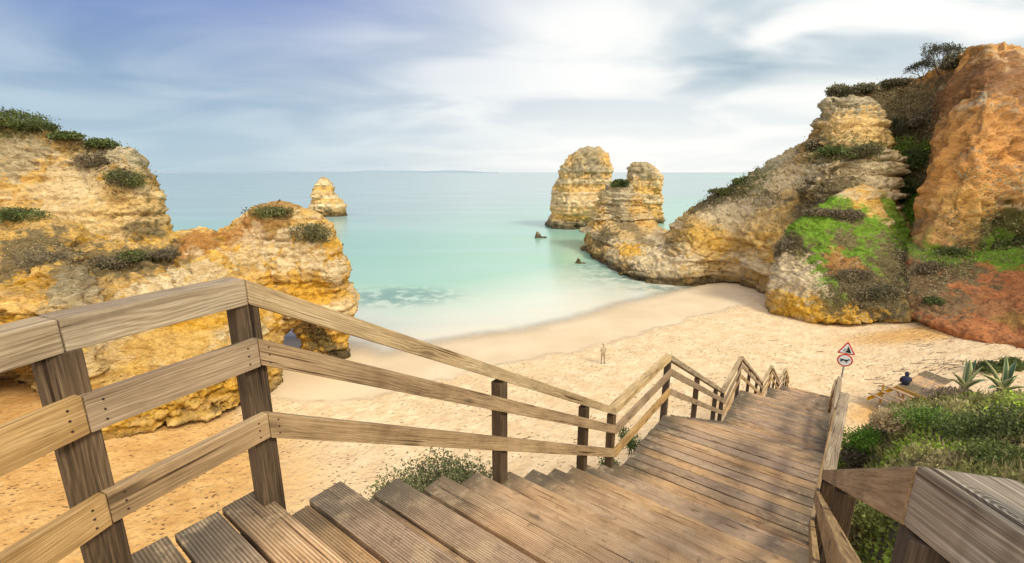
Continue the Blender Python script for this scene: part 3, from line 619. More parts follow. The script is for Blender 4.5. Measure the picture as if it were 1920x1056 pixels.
ab = [(90, 480, 29, 1.9, SCRUB * 1.4, .95), (60, 450, 31.5, 1.9, SCRUB * 1.2, .9), (140, 500, 27.6, 1.5, SCRUB * 1.4, .9), (190, 490, 30, 1.8, SCRUB * 1.4, .9), (250, 485, 31.5, 1.8, SCRUB * 1.4, .9), (310, 480, 32, 1.6, SCRUB * 1.5, .9), (350, 470, 32.5, 1.4, SCRUB * 1.6, .8),
      (170, 530, 26.6, 1.8, LICH * .8, .6), (110, 560, 25.5, 1.4, LICH * .9, .5), (370, 450, 33.5, 1.6, A([.50, .25, .07]), .9), (500, 405, 36, 2.4, A([.36, .22, .08]), .8), (460, 430, 35.3, 1.6, A([.52, .27, .08]), .8),
      (280, 550, 28, 2, CREAM * 1.1, .8), (360, 520, 30, 2, CREAM, .7), (560, 480, 35.5, 2.4, CREAM, .8), (630, 515, 36, 1.6, CREAM, .85), (480, 470, 34.4, 1.6, CREAM, .6), (580, 560, 35.5, 2.2, GOLD * 1.1, .85), (500, 570, 33.5, 2, GOLD * 1.1, .8), (350, 620, 27, 3, GOLD * 1.1, .6), (250, 690, 24.8, 2.4, OCHRE, .6),
      (600, 640, 36.5, 1.3, A([.16, .13, .06]), .85), (580, 620, 36.8, 1.1, A([.17, .13, .06]), .8)]
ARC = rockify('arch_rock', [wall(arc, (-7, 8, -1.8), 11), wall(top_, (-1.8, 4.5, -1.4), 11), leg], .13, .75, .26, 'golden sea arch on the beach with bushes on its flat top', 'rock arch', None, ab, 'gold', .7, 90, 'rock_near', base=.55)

# ------------------------------------------------------------------ wooden staircase
stair = empty('wooden_staircase', (0, 2, 0), label='long weathered wooden staircase with landings and handrails going down to the beach', cat='staircase')
BASE = Vector((0, 2, 0))
def hexa(name, corners, frame, mat, parent=stair, bev=.004, screws=None):
    """corners: 8 world points (4 of end A in order, 4 of end B); frame: 3x3 columns x,y,z; local x runs along the board"""
    ctr = sum(corners, Vector()) / 8; Mi = frame.inverted()
    bm = bmesh.new(); vs_ = [bm.verts.new(Mi @ (c_ - ctr)) for c_ in corners]
    for f in ((0, 1, 2, 3), (7, 6, 5, 4), (0, 4, 5, 1), (1, 5, 6, 2), (2, 6, 7, 3), (3, 7, 4, 0)): bm.faces.new([vs_[i] for i in f])
    bmesh.ops.recalc_face_normals(bm, faces=bm.faces)
    if bev: bmesh.ops.bevel(bm, geom=list(bm.edges), offset=bev, segments=2, affect='EDGES', profile=.6)
    if screws:
        for sp_ in screws:
            r_ = bmesh.ops.create_cone(bm, cap_ends=True, segments=8, radius1=.004, radius2=.0035, depth=.004, matrix=Matrix.Translation(Mi @ (sp_[0] - ctr)) @ (Mi @ sp_[1]).to_track_quat('Z', 'Y').to_matrix().to_4x4())
            for v_ in r_['verts']:
                for f in v_.link_faces: f.material_index = 1
    me = bpy.data.meshes.new(name); bm.to_mesh(me); bm.free()
    for m_ in ([M[mat], M['screw']] if screws else [M[mat]]): me.materials.append(m_)
    o_ = link(name, me, None, parent); mm = frame.to_4x4(); mm.translation = ctr - (parent.location if parent else Vector()); o_.matrix_local = mm
    return o_
def frame3(x, zup=Vector((0, 0, 1))):
    x = x.normalized(); y = zup.cross(x).normalized(); z = x.cross(y); f = Matrix((x, y, z)).transposed(); return f
def offs(pts, i, lat):      # point i of a plan polyline pushed sideways to its right, mitred
    p = [Vector(q[:2]) for q in pts]
    def rn(a, b): d_ = (b - a).normalized(); return Vector((d_.y, -d_.x))
    ns = []
    if i > 0: ns.append(rn(p[i - 1], p[i]))
    if i < len(p) - 1: ns.append(rn(p[i], p[i + 1]))
    n_ = sum(ns, Vector((0, 0))).normalized(); k = 1 / max(.5, n_.dot(ns[0]))
    return p[i] + n_ * lat * k
def railing(pts, side):
    """pts: (x, y, z_top, deck z) ; side=+1 when the stair lies to the right of the travel direction"""
    for k, (z0, z1, l0, l1, nm, mt) in enumerate(((0, -.105, -.055, .055, 'handrail', 'cap_wood'), (-.25, -.375, .047, .085, 'middle_rail', 'rail_wood'), (-.60, -.72, .047, .085, 'lower_rail', 'rail_wood'))):
        for i in range(len(pts) - 1):
            a, b = pts[i], pts[i + 1]; C = []
            jit = [random.uniform(-.004, .004) for _ in range(2)]
            for j, q in ((i, a), (i + 1, b)):
                li, lo_ = (l0, l1) if side > 0 else (-l1, -l0)
                p0, p1 = offs(pts, j, li), offs(pts, j, lo_)
                zz_ = [CAMZ + q[2] + z0 + jit[0], CAMZ + q[2] + z1 + jit[1]]
                C += [Vector((*p0, zz_[0])), Vector((*p1, zz_[0])), Vector((*p1, zz_[1])), Vector((*p0, zz_[1]))]
            cA = sum(C[:4], Vector()) / 4; cB = sum(C[4:], Vector()) / 4; ax = (cB - cA); g_ = ax.normalized() * .0015
            C = [c_ + g_ for c_ in C[:4]] + [c_ - g_ for c_ in C[4:]]
            sc_ = None
            if k and a[1] < 12:
                n_ = Vector((ax.y, -ax.x, 0)).normalized() * side; sc_ = []
                fi = 1 if side > 0 else 0
                for e, c0, sg in ((0, C[0 + fi], 1), (1, C[4 + fi], -1)):
                    for f_ in (.22, .5, .78): sc_.append((c0 + ax.normalized() * sg * .045 + Vector((0, 0, (z1 - z0) * f_)) + n_ * .001, n_))
            if pts is RP and k == 0: mt = 'grey_wood' if i == 0 else 'rail_wood' if i == 1 else 'cap_wood'
            hexa(nm, C, frame3(ax), mt, screws=sc_, bev=.006 if k == 0 else .004)
def post(x, y, ztop, zbot, w_=.094, name='post', parent=stair, mat='post_wood', dirv=dS):
    h = (ztop - zbot) / 2; a = Vector((dirv.x, dirv.y, 0)) * w_ / 2; b = Vector((dirv.y, -dirv.x, 0)) * w_ / 2
    C = [Vector((x, y, zbot)) + p for p in (-a - b, a - b, a + b, -a + b)] + [Vector((x, y, ztop)) + p for p in (-a - b, a - b, a + b, -a + b)]
    f = Matrix((Vector((0, 0, 1)), Vector((dirv.x, dirv.y, 0)), Vector((dirv.y, -dirv.x, 0)))).transposed()
    return hexa(name, C, f, mat, parent, .005)
LP = [(-1.76, -.15, -.43), (-1.42, 1.32, -.43), (-1.145, 1.845, -.43), (1.31, 5.38, -2.98), (2.6, 7.03, -2.93), (5.6, 11.03, -5.62), (7.19, 13.27, -5.60), (11.0, 18.35, -8.95), (12.38, 20.05, -8.94), (15.4, 24.1, -11.63), (16.7, 25.65, -11.63), (19.05, 28.8, -13.75)]
RP = [(.80, -1.1, -.425), (.650, .570, -.42), (3.18, 3.97, -2.92), (4.50, 5.60, -2.9), (7.56, 9.56, -5.6), (9.22, 11.75, -5.58), (13.0, 16.8, -8.95), (14.4, 18.5, -8.94), (17.4, 22.5, -11.63), (18.7, 24.1, -11.63), (21.1, 27.3, -13.75)]
railing(LP, 1); railing(RP, -1)
# splintered outer strip of the near right handrail, parted from it by a dark split
a_, b_ = Vector(RP[0]), Vector(RP[1]); C = []
for j, (q, l0, l1, zz_) in enumerate(((a_, .066, .105, .012), (b_, .057, .068, -.004))):
    for l_, z_ in ((l0, 0), (l1, -.004), (l1, -.06), (l0, -.06)): C.append(Vector((q.x + l_ * .98, q.y + l_ * -.2 + (0 if j == 0 else -.25), CAMZ + q.z + z_ + zz_)))
hexa('split_edge', C, frame3(C[4] - C[0]), 'grey_wood', bev=.004)
def posts_on(pts, extra):
    for i, q in enumerate(pts):
        g_ = max(th(q[0], q[1]), -1) - .3
        if i > 0: post(q[0], q[1], CAMZ + q[2] - .106, min(g_, CAMZ + q[2] - 1.6), .108 if i == 1 and pts is LP else .094)
    for (i, f) in extra:
        a, b = Vector(pts[i]), Vector(pts[i + 1]); q = a.lerp(b, f); post(q.x, q.y, CAMZ + q.z - .112, min(th(q.x, q.y) - .3, CAMZ + q.z - 1.7))
posts_on(LP, [(2, .425), (2, .80), (4, .42), (4, .82), (6, .35), (6, .72), (8, .4), (8, .8), (10, .5)])
posts_on(RP, [(1, .45), (1, .85), (3, .42), (3, .82), (5, .35), (5, .72), (7, .4), (7, .8), (9, .5)])
FR = Matrix((Vector((rS.x, rS.y, 0)), Vector((dS.x, dS.y, 0)) * 1, Vector((0, 0, 1)))).transposed()
def plank(s0, s1, t0, t1, z, th_, name, mat='deck_wood', bev=.007, tilt=0.):
    C = []
    for t in (t0, t1):
        for (s, zz_) in ((s0, z + tilt), (s1, z - tilt), (s1, z - tilt - th_), (s0, z + tilt - th_)): C.append(SP3(s, t, zz_))
    f = FR.copy(); f.col[2] = f.col[0].cross(f.col[1])
    return hexa(name, C, f, mat, stair, bev)
for k, (s0, s1, z0, z1, n) in enumerate(SEG):
    if n == 0:
        m_ = round((s1 - s0) / .19); pw = (s1 - s0) / m_
        for i in range(m_):
            a = s0 + i * pw + .009; wd = width(a); lo_ = -3.2 if k == 0 and False else 0
            plank(a, a + pw - .018, -.02 + random.uniform(-.015, .01), wd + .04 + random.uniform(-.02, .02), z0 + random.uniform(-.003, .003), .042, 'deck_plank', tilt=random.uniform(-.002, .002))
    else:
        rn_ = (s1 - s0) / (n - 1); rz = (z0 - z1) / n
        for i in range(1, n):
            sn = s0 + (i - 1) * rn_; wd = width(sn); z = z0 - i * rz
            # front board proud of the rear one
            plank(sn + .03, sn + rn_ - .245 + .06, -.01, wd + .02, z - .022, .035, 'tread_board', bev=.005)
            plank(sn + rn_ - .245 + .068, sn + rn_ + .012, -.02 + random.uniform(-.02, .015), wd + .03 + random.uniform(-.02, .02), z + random.uniform(-.003, .003), .05, 'tread', tilt=random.uniform(-.002, .003))
    # stringers and cross beams under the boards
    for t in (.14, 1.12, width(s0) - .16):
        dz = -.075 if n == 0 else -.24
        C = []
        for (s, z) in ((s0 + .003, z0 + dz), (s1 - .003, z1 + dz)):
            C += [SP3(s, t - .03, z), SP3(s, t + .03, z), SP3(s, t + .03, z - .22), SP3(s, t - .03, z - .22)]
        hexa('stringer', C, frame3(C[4] - C[0]), 'under_wood', stair, .003)

# ------------------------------------------------------------------ warning signs on a pole
sx, sy = SP3(20.0, 2.66, 0).xy; gz = th(sx, sy)
# keep the pole on the line of sight of the photo's sign at that distance
spx = W(1584, 675, 16.0); sx, sy = spx[0], 16.0
sign = empty('sign_post', (sx, sy, min(gz, 5.5)), label='thin pole beside the stairs carrying a triangular and a round warning sign', cat='sign')
def cyl(name, r_, z0, z1, mat, parent, x=0, y=0, seg=12):
    bm = bmesh.new(); bmesh.ops.create_cone(bm, cap_ends=True, segments=seg, radius1=r_, radius2=r_, depth=z1 - z0, matrix=Matrix.Translation((x, y, (z0 + z1) / 2)))
    me = bpy.data.meshes.new(name); bm.to_mesh(me); bm.free(); return link(name, me, M[mat], parent)
zt = W(1585, 645, 16.0)[2] - sign.location.z
cyl('pole', .03, 0, zt - .03, 'steel', sign)
fs = Matrix.Rotation(math.atan2(-.53, .85), 3, 'Z') @ Matrix.Diagonal((.78, 1, .78))        # local x to the right, facing back up the stairs
def poly_plate(name, pts, y0, y1, mat, parent, zc_):
    bm = bmesh.new(); fr = [bm.verts.new(fs @ Vector((x, y0, z)) + Vector((0, 0, zc_))) for x, z in pts]; bk = [bm.verts.new(fs @ Vector((x, y1, z)) + Vector((0, 0, zc_))) for x, z in pts]
    bm.faces.new(fr); bm.faces.new(bk[::-1]); n = len(pts)
    for i in range(n): bm.faces.new((fr[i], bk[i], bk[(i + 1) % n], fr[(i + 1) % n]))
    bmesh.ops.recalc_face_normals(bm, faces=bm.faces)
    me = bpy.data.meshes.new(name); bm.to_mesh(me); bm.free(); return link(name, me, M[mat], parent)
def ngon(r_, n=32, cx=0, cz=0): return [(cx + r_ * math.cos(2 * math.pi * i / n), cz + r_ * math.sin(2 * math.pi * i / n)) for i in range(n)]
def tri(r_, rd=.05):
    o_ = []
    for k in range(3):
        a = math.pi / 2 + k * 2 * math.pi / 3; cx, cz = (r_ - rd) * math.cos(a), (r_ - rd) * math.sin(a)
        for j in range(-4, 5): b_ = a + j * math.pi / 12; o_.append((cx + rd * math.cos(b_), cz + rd * math.sin(b_)))
    return o_
zc2 = W(1584, 675, 16)[2] - sign.location.z; zt2 = zc2 + .44
t_ = poly_plate('triangle_sign', tri(.39), -.045, -.035, 'sign_red', sign, zt2 - .02)
poly_plate('sign_face', tri(.30, .03), -.050, -.0452, 'sign_white', t_, zt2 - .02)
poly_plate('cliff_symbol', [(.19, -.13), (.06, .17), (.02, .16), (.03, .06), (-.01, .03), (.02, -.04), (-.04, -.07), (-.05, -.13)], -.054, -.0502, 'sign_black', t_, zt2 - .02)
for (cx, cz, r_) in ((-.04, .04, .022), (-.09, -.01, .026), (-.05, -.035, .018), (-.12, -.07, .022), (-.085, .06, .012)):
    poly_plate('falling_stone_symbol', ngon(r_, 8, cx, cz), -.054, -.0502, 'sign_black', t_, zt2 - .02)
c_ = poly_plate('round_sign', ngon(.315), -.045, -.035, 'sign_red', sign, zc2)
poly_plate('sign_face', ngon(.255), -.050, -.0452, 'sign_white', c_, zc2)
dog = [(-.18, .05), (-.20, .075), (-.15, .055), (-.10, .055), (.05, .045), (.10, .06), (.12, .10), (.145, .085), (.20, .065), (.205, .045), (.15, .03), (.12, .0), (.10, -.03), (.105, -.11), (.08, -.11), (.07, -.04), (.05, -.045), (.045, -.10), (.025, -.10), (.02, -.035),
       (-.08, -.02), (-.10, -.05), (-.105, -.11), (-.13, -.11), (-.125, -.05), (-.15, -.05), (-.165, -.10), (-.185, -.10), (-.17, -.01)]
poly_plate('dog_symbol', dog, -.054, -.0502, 'sign_black', c_, zc2)

# ------------------------------------------------------------------ vegetation
def leaves(P_, size, cols, elong=1.6, up=.3, seed=0, jit=.35):
    """one small bent quad per point"""
    r_ = np.random.default_rng(seed); n = len(P_); d = r_.normal(size=(n, 3)); d[:, 2] += up; d /= np.linalg.norm(d, axis=1)[:, None]
    e = r_.normal(size=(n, 3)); e -= (e * d).sum(1)[:, None] * d; e /= np.linalg.norm(e, axis=1)[:, None]
    s_ = (size * r_.uniform(.6, 1.4, n))[:, None]
    V = np.stack([P_ - e * s_ * .5 * .4, P_ + d * s_ * elong * .5 - e * s_ * .5, P_ + d * s_ * elong, P_ + d * s_ * elong * .5 + e * s_ * .5], 1).reshape(-1, 3)
    Fc = np.arange(n * 4).reshape(n, 4)
    c_ = cols * r_.uniform(1 - jit, 1 + jit, (n, 1)); return V, Fc, np.repeat(c_, 4, 0)
def blob_pts(n, rad, seed, shell=.55, lumps=7):
    r_ = np.random.default_rng(seed); cs = r_.normal(size=(lumps, 3)); cs /= np.linalg.norm(cs, axis=1)[:, None]; cs *= .5; cs[:, 2] = np.abs(cs[:, 2]) * .8
    k = r_.integers(0, lumps, n); d = r_.normal(size=(n, 3)); d /= np.linalg.norm(d, axis=1)[:, None]; q = (shell + (1 - shell) * r_.random(n) ** .7) * .55; q = q * (.75 + .55 * np.clip(fbm(d * 2.2 + k[:, None] * 5., 3, seed + 9) + .5, 0, 1.3)) * np.where(r_.random(n) < .08, 1.25, 1.)
    p = cs[k] + d * q[:, None]; p[:, 2] = np.maximum(p[:, 2], -.25); return p * A(rad), k
BUSHES = {}
def bush(name, loc, rad, n, size, c1, c2, label, seed, cat='bush', group=None, lumps=7, elong=1.6, stems=14):
    p, k = blob_pts(n, rad, seed, lumps=lumps); r_ = np.random.default_rng(seed + 5)
    t = np.clip(.5 + .5 * fbm(p / max(rad) * 3, 3, seed) + (k % 3 - 1) * .18, 0, 1)
    V, Fc, c_ = leaves(p, size, lerp(A(c1), A(c2), t), elong, .35, seed)
    root = empty(name, loc, label=label, cat=cat, group=group or ('shrubs growing on the cliffs' if name == 'shrub' else 'bushes around the stairs'))
    link('foliage', mesh_np('foliage', V, Fc, False, c_), M['leaf'], root)
    bm = bmesh.new()
    for i in range(stems):
        e = Vector(p[r_.integers(0, len(p))]); b_ = Vector((e.x * .15, e.y * .15, -.35 * rad[2])); w_ = .012 * max(rad) + .004
        d_ = e - b_; q = d_.to_track_quat('Z', 'Y').to_matrix().to_4x4()
        bmesh.ops.create_cone(bm, cap_ends=False, segments=4, radius1=w_, radius2=w_ * .3, depth=d_.length, matrix=Matrix.Translation((b_ + e) / 2) @ q)
    me = bpy.data.meshes.new('stems'); bm.to_mesh(me); bm.free(); link('stems', me, M['twig'], root)
    return root
def on(res, u, v):     # point of a built rock seen at photo pixel (u, v): nearest vertex to the ray
    _, co, no = res; k = F * CP - (co[:, 2] * 0); 
    d = co - A([0, 0, CAMZ]); yc = d[:, 1] * CP - d[:, 2] * SP; up_ = d[:, 1] * SP + d[:, 2] * CP
    uu = 960 + F * d[:, 0] / yc; vv = 528 - F * up_ / yc
    q = np.hypot(uu - u, vv - v); m_ = q < max(6, q.min() + 3); idx = np.where(m_)[0]; return co[idx[np.argmin(yc[idx])]]
G1, G2 = (.05, .075, .018), (.16, .20, .05); Br1, Br2 = (.10, .075, .04), (.26, .21, .12); Dk1, Dk2 = (.04, .05, .016), (.085, .095, .03)
hang = [ # res, u, v, rad, c1, c2, label
 (LCF, 20, 215, (5, 3, 1.8), Dk1, G2, 'dark green thicket crowning the left cliff at the picture edge'),
 (LCF, 75, 238, (2.4, 2, 1.1), Dk1, G2, 'low green bush on the left cliff top between the thicket and the small bushes'),
 (LCF, 128, 250, (1.8, 1.5, .8), Dk1, G2, 'small green bush midway along the left cliff top'),
 (LCF, 190, 262, (2., 1.5, 1.0), Dk1, G2, 'dark bush with upright sprigs near the seaward end of the left cliff top'),
 (LCF, 232, 335, (2.4, 1.6, 2.), Br1, G2, 'round grey-green shrub hanging on the seaward face of the left cliff'),
 (LCF, 170, 305, (2.2, 1.3, 1.5), Br1, Br2, 'brown shrub on the left cliff face beside the pale lichened rock'),
 (ARC, 25, 400, (2.6, 1.8, .9), Dk1, G2, 'dark green shrub on the rock shelf at the left picture edge'),
 (ARC, 90, 485, (1.8, 1.0, 1.2), Br1, Br2, 'brown dry shrub on the arch rock face below the green shelf'),
 (ARC, 200, 490, (1.6, 1.0, .8), Br1, Br2, 'low dry scrub on the dip of the arch rock, nearest the left'),
 (ARC, 265, 480, (1.6, 1.0, .7), Br1, G2, 'low dry scrub in the middle of the arch rock dip'),
 (ARC, 320, 475, (1.4, .9, .7), Br1, Br2, 'low dry scrub at the right end of the arch rock dip'),
 (ARC, 515, 396, (2.0, 1.5, .75), Br1, G2, 'twiggy bush on the highest top of the arch rock'),
 (ARC, 585, 438, (1.7, 1.2, 1.5), (.07, .075, .03), (.22, .20, .08), 'round olive bush spilling over the seaward edge of the arch rock'),
 (HEAD, 1159, 340, (2., 1.6, 1.2), Dk1, G2, 'green bush on top of the lichened crag at the headland tip'),
 (HEAD, 1382, 338, (1.6, 1.5, .8), Dk1, G2, 'small bush on the headland ridge at its lower seaward shoulder'),
 (HEAD, 1350, 355, (2.2, 1.5, .8), Br1, G2, 'long brown bush low on the headland ridge'),
 (HEAD, 1525, 275, (1.8, 1.2, 1.2), Br1, Br2, 'brown shrub left of the pale overhang on the headland'),
 (HEAD, 1625, 285, (2.6, 1.5, 1.4), Br1, G2, 'dark shrub on the slope below the pale overhang'),
 (HEAD, 1560, 285, (2.6, 1.5, 1.0), G1, G2, 'green scrub patch below the pale overhang of the headland'),
 (CLF, 1575, 172, (2.4, 2, 1.7), Dk1, Br2, 'wind-bent bush left of the saddle above the headland peak'),
 (CLF, 1618, 165, (2.2, 2, 1.2), Dk1, Br2, 'rounded bush above the headland peak, at the middle of the skyline saddle'),
 (CLF, 1672, 158, (2.2, 1.6, 1.0), Dk1, Br2, 'low skyline bush between the headland peak and the bare tree'),
 (CLF, 1680, 240, (3, 2, 2.6), Dk1, Br2, 'dark scrub high in the gully left of the orange cliff'),
 (CLF, 1715, 300, (2.6, 2, 2.4), Dk1, G2, 'green shrub halfway down the gully left of the orange cliff'),
 (CLF, 1730, 230, (2.4, 1.5, 1.6), Br1, Br2, 'brown shrub against the orange cliff near the top of the gully'),
 (CLF, 1695, 350, (2., 1.5, 1.8), G1, G2, 'green shrub low in the gully beside the headland'),
 (BUT, 1535, 395, (1.8, 1.2, .8), Br1, Br2, 'grey-brown shrub at the upper left edge of the grassy foot'),
 (BUT, 1590, 400, (1.8, 1.2, 1.1), Br1, Br2, 'grey dry shrub between the two bright grass strips'),
 (BUT, 1470, 460, (1.4, 1., 1.8), Br1, Br2, 'brown shrub hanging down the seaward corner of the grassy foot'),
 (BUT, 1600, 520, (2., 1.2, 1.4), Br1, Br2, 'brown scrub mound on the lower middle of the grassy foot'),
 (BUT, 1645, 545, (2.2, 1.2, 1.5), Dk1, Br2, 'dark scrub mound just above the golden rock base'),
 (BUT, 1690, 480, (2., 1.2, 1.2), Br1, Br2, 'pale dry shrub right of the bright grass on the headland foot'),
 (BUT, 1740, 520, (1.8, 1.2, 1.), Br1, Br2, 'dry shrub where the headland foot meets the red slope'),
 (SLP, 1840, 458, (2.4, 1.3, 1.3), Dk1, G2, 'dark green shrub in the middle of the green shelf under the cliff'),
 (SLP, 1895, 455, (2.2, 1.3, 1.6), Dk1, G2, 'dark shrub at the right end of the green shelf under the cliff'),
 (SLP, 1785, 468, (1.6, 1., .9), Dk1, G2, 'small green shrub at the left end of the green shelf under the cliff'),
 (SLP, 1750, 500, (1.8, 1.1, 1.0), Br1, Br2, 'brown shrub below the green shelf at the top of the red slope'),
 (SLP, 1755, 560, (1.2, .8, .6), Dk1, G2, 'small green shrub low on the left border of the red slope'),
]
for i, (res, u, v, rad, c1, c2, lab) in enumerate(hang):
    p = on(res, u, v); big = max(rad); D = p[1]
    bush('shrub', (p[0], p[1] - .1, p[2] - .15 * rad[2]), (rad[0] * 1.1, rad[1], rad[2] * .9), int(1500 + 420 * big), max(.06, D * .0026), c1, c2, lab, 200 + i)
# scrub and grass that clothes the rocks: leaf masses scattered where the rock carries them
def clothe(res, blobs, label, seed, dens, k_=1.):
    _, co, no = res; r_ = np.random.default_rng(seed); P_ = []; C_ = []
    n2_ = fbm(co * 1.1, 4, seed + 3); n3_ = fbm(co * 2.6, 3, seed + 4)
    for (u, v, D, rad, bc, st) in blobs:
        if not (bc[0] < .25 and bc[1] < .34 and bc[2] < .12) or st < .6: continue
        bp = seen(co, u, v); q = np.linalg.norm((co - bp) * A([1, .6, 1]), axis=1) / rad
        nw = .5 if bc[1] > bc[0] * 1.5 else 1.; idx = np.where((q + (n2_ * .8 + n3_ * .6) * nw < .85) & (no[:, 1] < .35))[0]
        if len(idx) == 0: continue
        grass = bc[1] > bc[0] * 1.5; n = int(len(idx) * dens * (2.2 if grass else 1)); j = idx[r_.integers(0, len(idx), n)]
        p_ = co[j] + r_.normal(size=(n, 3)) * .18 + no[j] * (r_.random((n, 1)) ** 2) * (.12 if grass else .5); P_.append(p_)
        base_ = A([.24, .44, .04]) if grass else A(bc) * 1.3; C_.append(base_ * (1 + .35 * n3_[j][:, None]) * A([1, 1, 1]) + (r_.random((n, 1)) < .25) * A([.02, .05, 0]))
    P_ = np.concatenate(P_); C_ = np.clip(np.concatenate(C_), .01, 1); D_ = np.median(P_[:, 1])
    V, Fc, cc = leaves(P_, D_ * .0022 * k_, C_, 1.5, .5, seed, .4)
    tag(link('scrub', mesh_np('scrub', V, Fc, False, cc), M['leaf']), label, 'scrub', kind='stuff')
clothe(HEAD, hb, 'low dry scrub growing over the ridge and ledges of the headland', 901, .55)
clothe(BUT, bb, 'bright grass and brown scrub over the top of the headland foot', 902, .8)
clothe(CLF, cb_, 'scrub and grass in the gully beside the orange cliff', 903, .8)
clothe(SLP, sb, 'green scrub on the shelf above the red earth slope', 904, .9)
clothe(LCF, lb, 'dry scrub on the upper face of the left cliff', 905, .6)
clothe(ARC, ab, 'dry scrub along the saddle of the arch rock', 906, .5)
# wind-bent bare tree on the skyline
p = on(CLF, 1760, 138)
def tree(loc, height, label, seed):
    root = empty('windblown_tree', loc, label=label, cat='tree', group='trees on the skyline'); r_ = random.Random(seed); bm = bmesh.new(); tips = []
    def grow(a, d, ln, rad, lvl):
        b_ = a + d * ln; q = d.to_track_quat('Z', 'Y').to_matrix().to_4x4()
        bmesh.ops.create_cone(bm, cap_ends=False, segments=5, radius1=rad, radius2=rad * .65, depth=ln * 1.03, matrix=Matrix.Translation((a + b_) / 2) @ q)
        if lvl == 0: tips.append(b_); return
        for _ in range(3):
            nd_ = (d + Vector((r_.uniform(-.8, .65), r_.uniform(-.6, .6), r_.uniform(-.35, .6)))).normalized(); grow(b_, nd_, ln * r_.uniform(.66, .9), rad * .62, lvl - 1)
    [grow(Vector((k_ * .3, 0, -.4)), Vector((-.7 + k_ * .5, 0, 1)).normalized(), height * .24, height * .022, 5) for k_ in (0, 1, 2)]
    me = bpy.data.meshes.new('trunk'); bm.to_mesh(me); bm.free(); link('trunk', me, M['twig'], root)
    T = A([t[:] for t in tips]); rr = np.random.default_rng(seed); P_ = np.repeat(T, 2, 0) + rr.normal(size=(len(T) * 2, 3)) * .10
    V, Fc, c_ = leaves(P_, .11, np.tile(A([.05, .055, .025]), (len(P_), 1)), 1.6, .3, seed)
    link('crown', mesh_np('crown', V, Fc, False, c_), M['leaf'], root)
tree((p[0], p[1], p[2]), 4.6, 'wind-bent sparse dark tree on the skyline left of the orange cliff top', 5)
p = on(CLF, 1728, 148); tree((p[0], p[1], p[2]), 3.0, 'smaller sparse tree on the skyline below the larger bent tree', 8)
p = on(CLF, 1790, 120); bush('shrub', p, (2.2, 1.5, 1.8), 1800, .17, Dk1, Br2, 'dark shrub on the skyline where the orange cliff top begins', 301)

# ground cover of the near bank: one mass of small leaves and grass
r_ = np.random.default_rng(4); n = 330000
x = r_.uniform(1, 19, n); y = r_.uniform(-1, 19, n); z, d_, s_, t_ = terrain(x, y)
sandz = 1.8 + 2.0 * ss(x - .55 * y, 8, 26)
k = (z > sandz + .5) & (t_ > width(8) - .05) & (z < CAMZ)
near = np.hypot(x, y); k &= r_.random(n) < np.clip(1.3 - near / 22, .3, 1)
x, y, z = x[k], y[k], z[k]; P_ = np.stack([x, y, z], -1)
hgt = np.clip(.10 + .34 * np.clip(fbm(P_ * .8, 4, 61) + .25, 0, 1), .05, .5)
P_[:, 2] += r_.random(len(P_)) ** .6 * hgt
a = ss(fbm(P_ * .55, 4, 62), -.12, .18)[:, None]; b_ = ss(fbm(P_ * 1.5, 3, 63), -.2, .25)[:, None]
cg = (A([.25, .25, .07]) * (1 - a) + A([.42, .58, .06]) * a); cg = cg * (1 - b_ * .75) + A([.48, .38, .18]) * b_ * .75
V, Fc, cc = leaves(P_, .030 + .0014 * np.hypot(P_[:, 0], P_[:, 1]), cg, 1.7, .8, 5, .45)
tag(link('ground_cover', mesh_np('ground_cover', V, Fc, False, cc), M['leaf']), 'low green ground cover over the bank right of the stairs', 'ground cover', kind='stuff')
# grass blades
def blades(P_, h, wd, cols, seed):
    r_ = np.random.default_rng(seed); n = len(P_); l = r_.normal(size=(n, 3)) * .35; l[:, 2] = 1; l /= np.linalg.norm(l, axis=1)[:, None]
    e = np.stack([-l[:, 1] + .3, l[:, 0] + r_.normal(size=n), 0 * l[:, 0]], -1); e /= np.linalg.norm(e, axis=1)[:, None]; hh = (h * r_.uniform(.5, 1.3, n))[:, None]; bend = r_.normal(size=(n, 3)) * .25 * hh; bend[:, 2] = 0
    V = np.stack([P_ - e * wd, P_ + e * wd, P_ + l * hh * .6 + bend * .4 + e * wd * .6, P_ + l * hh + bend], 1).reshape(-1, 3); return V, np.arange(4 * n).reshape(n, 4), np.repeat(cols * r_.uniform(.6, 1.4, (n, 1)), 4, 0)
m_ = r_.random(len(P_)) < .14; Q = P_[m_]; g_ = ss(fbm(Q * .4, 3, 90), -.1, .3)[:, None]
V, Fc, cc = blades(Q, .22, .0035, A([.24, .26, .06]) * g_ + A([.34, .26, .13]) * (1 - g_), 6)
tag(link('wild_grass', mesh_np('wild_grass', V, Fc, False, cc), M['leaf']), 'thin green and straw grass blades over the bank right of the stairs', 'grass', kind='stuff')
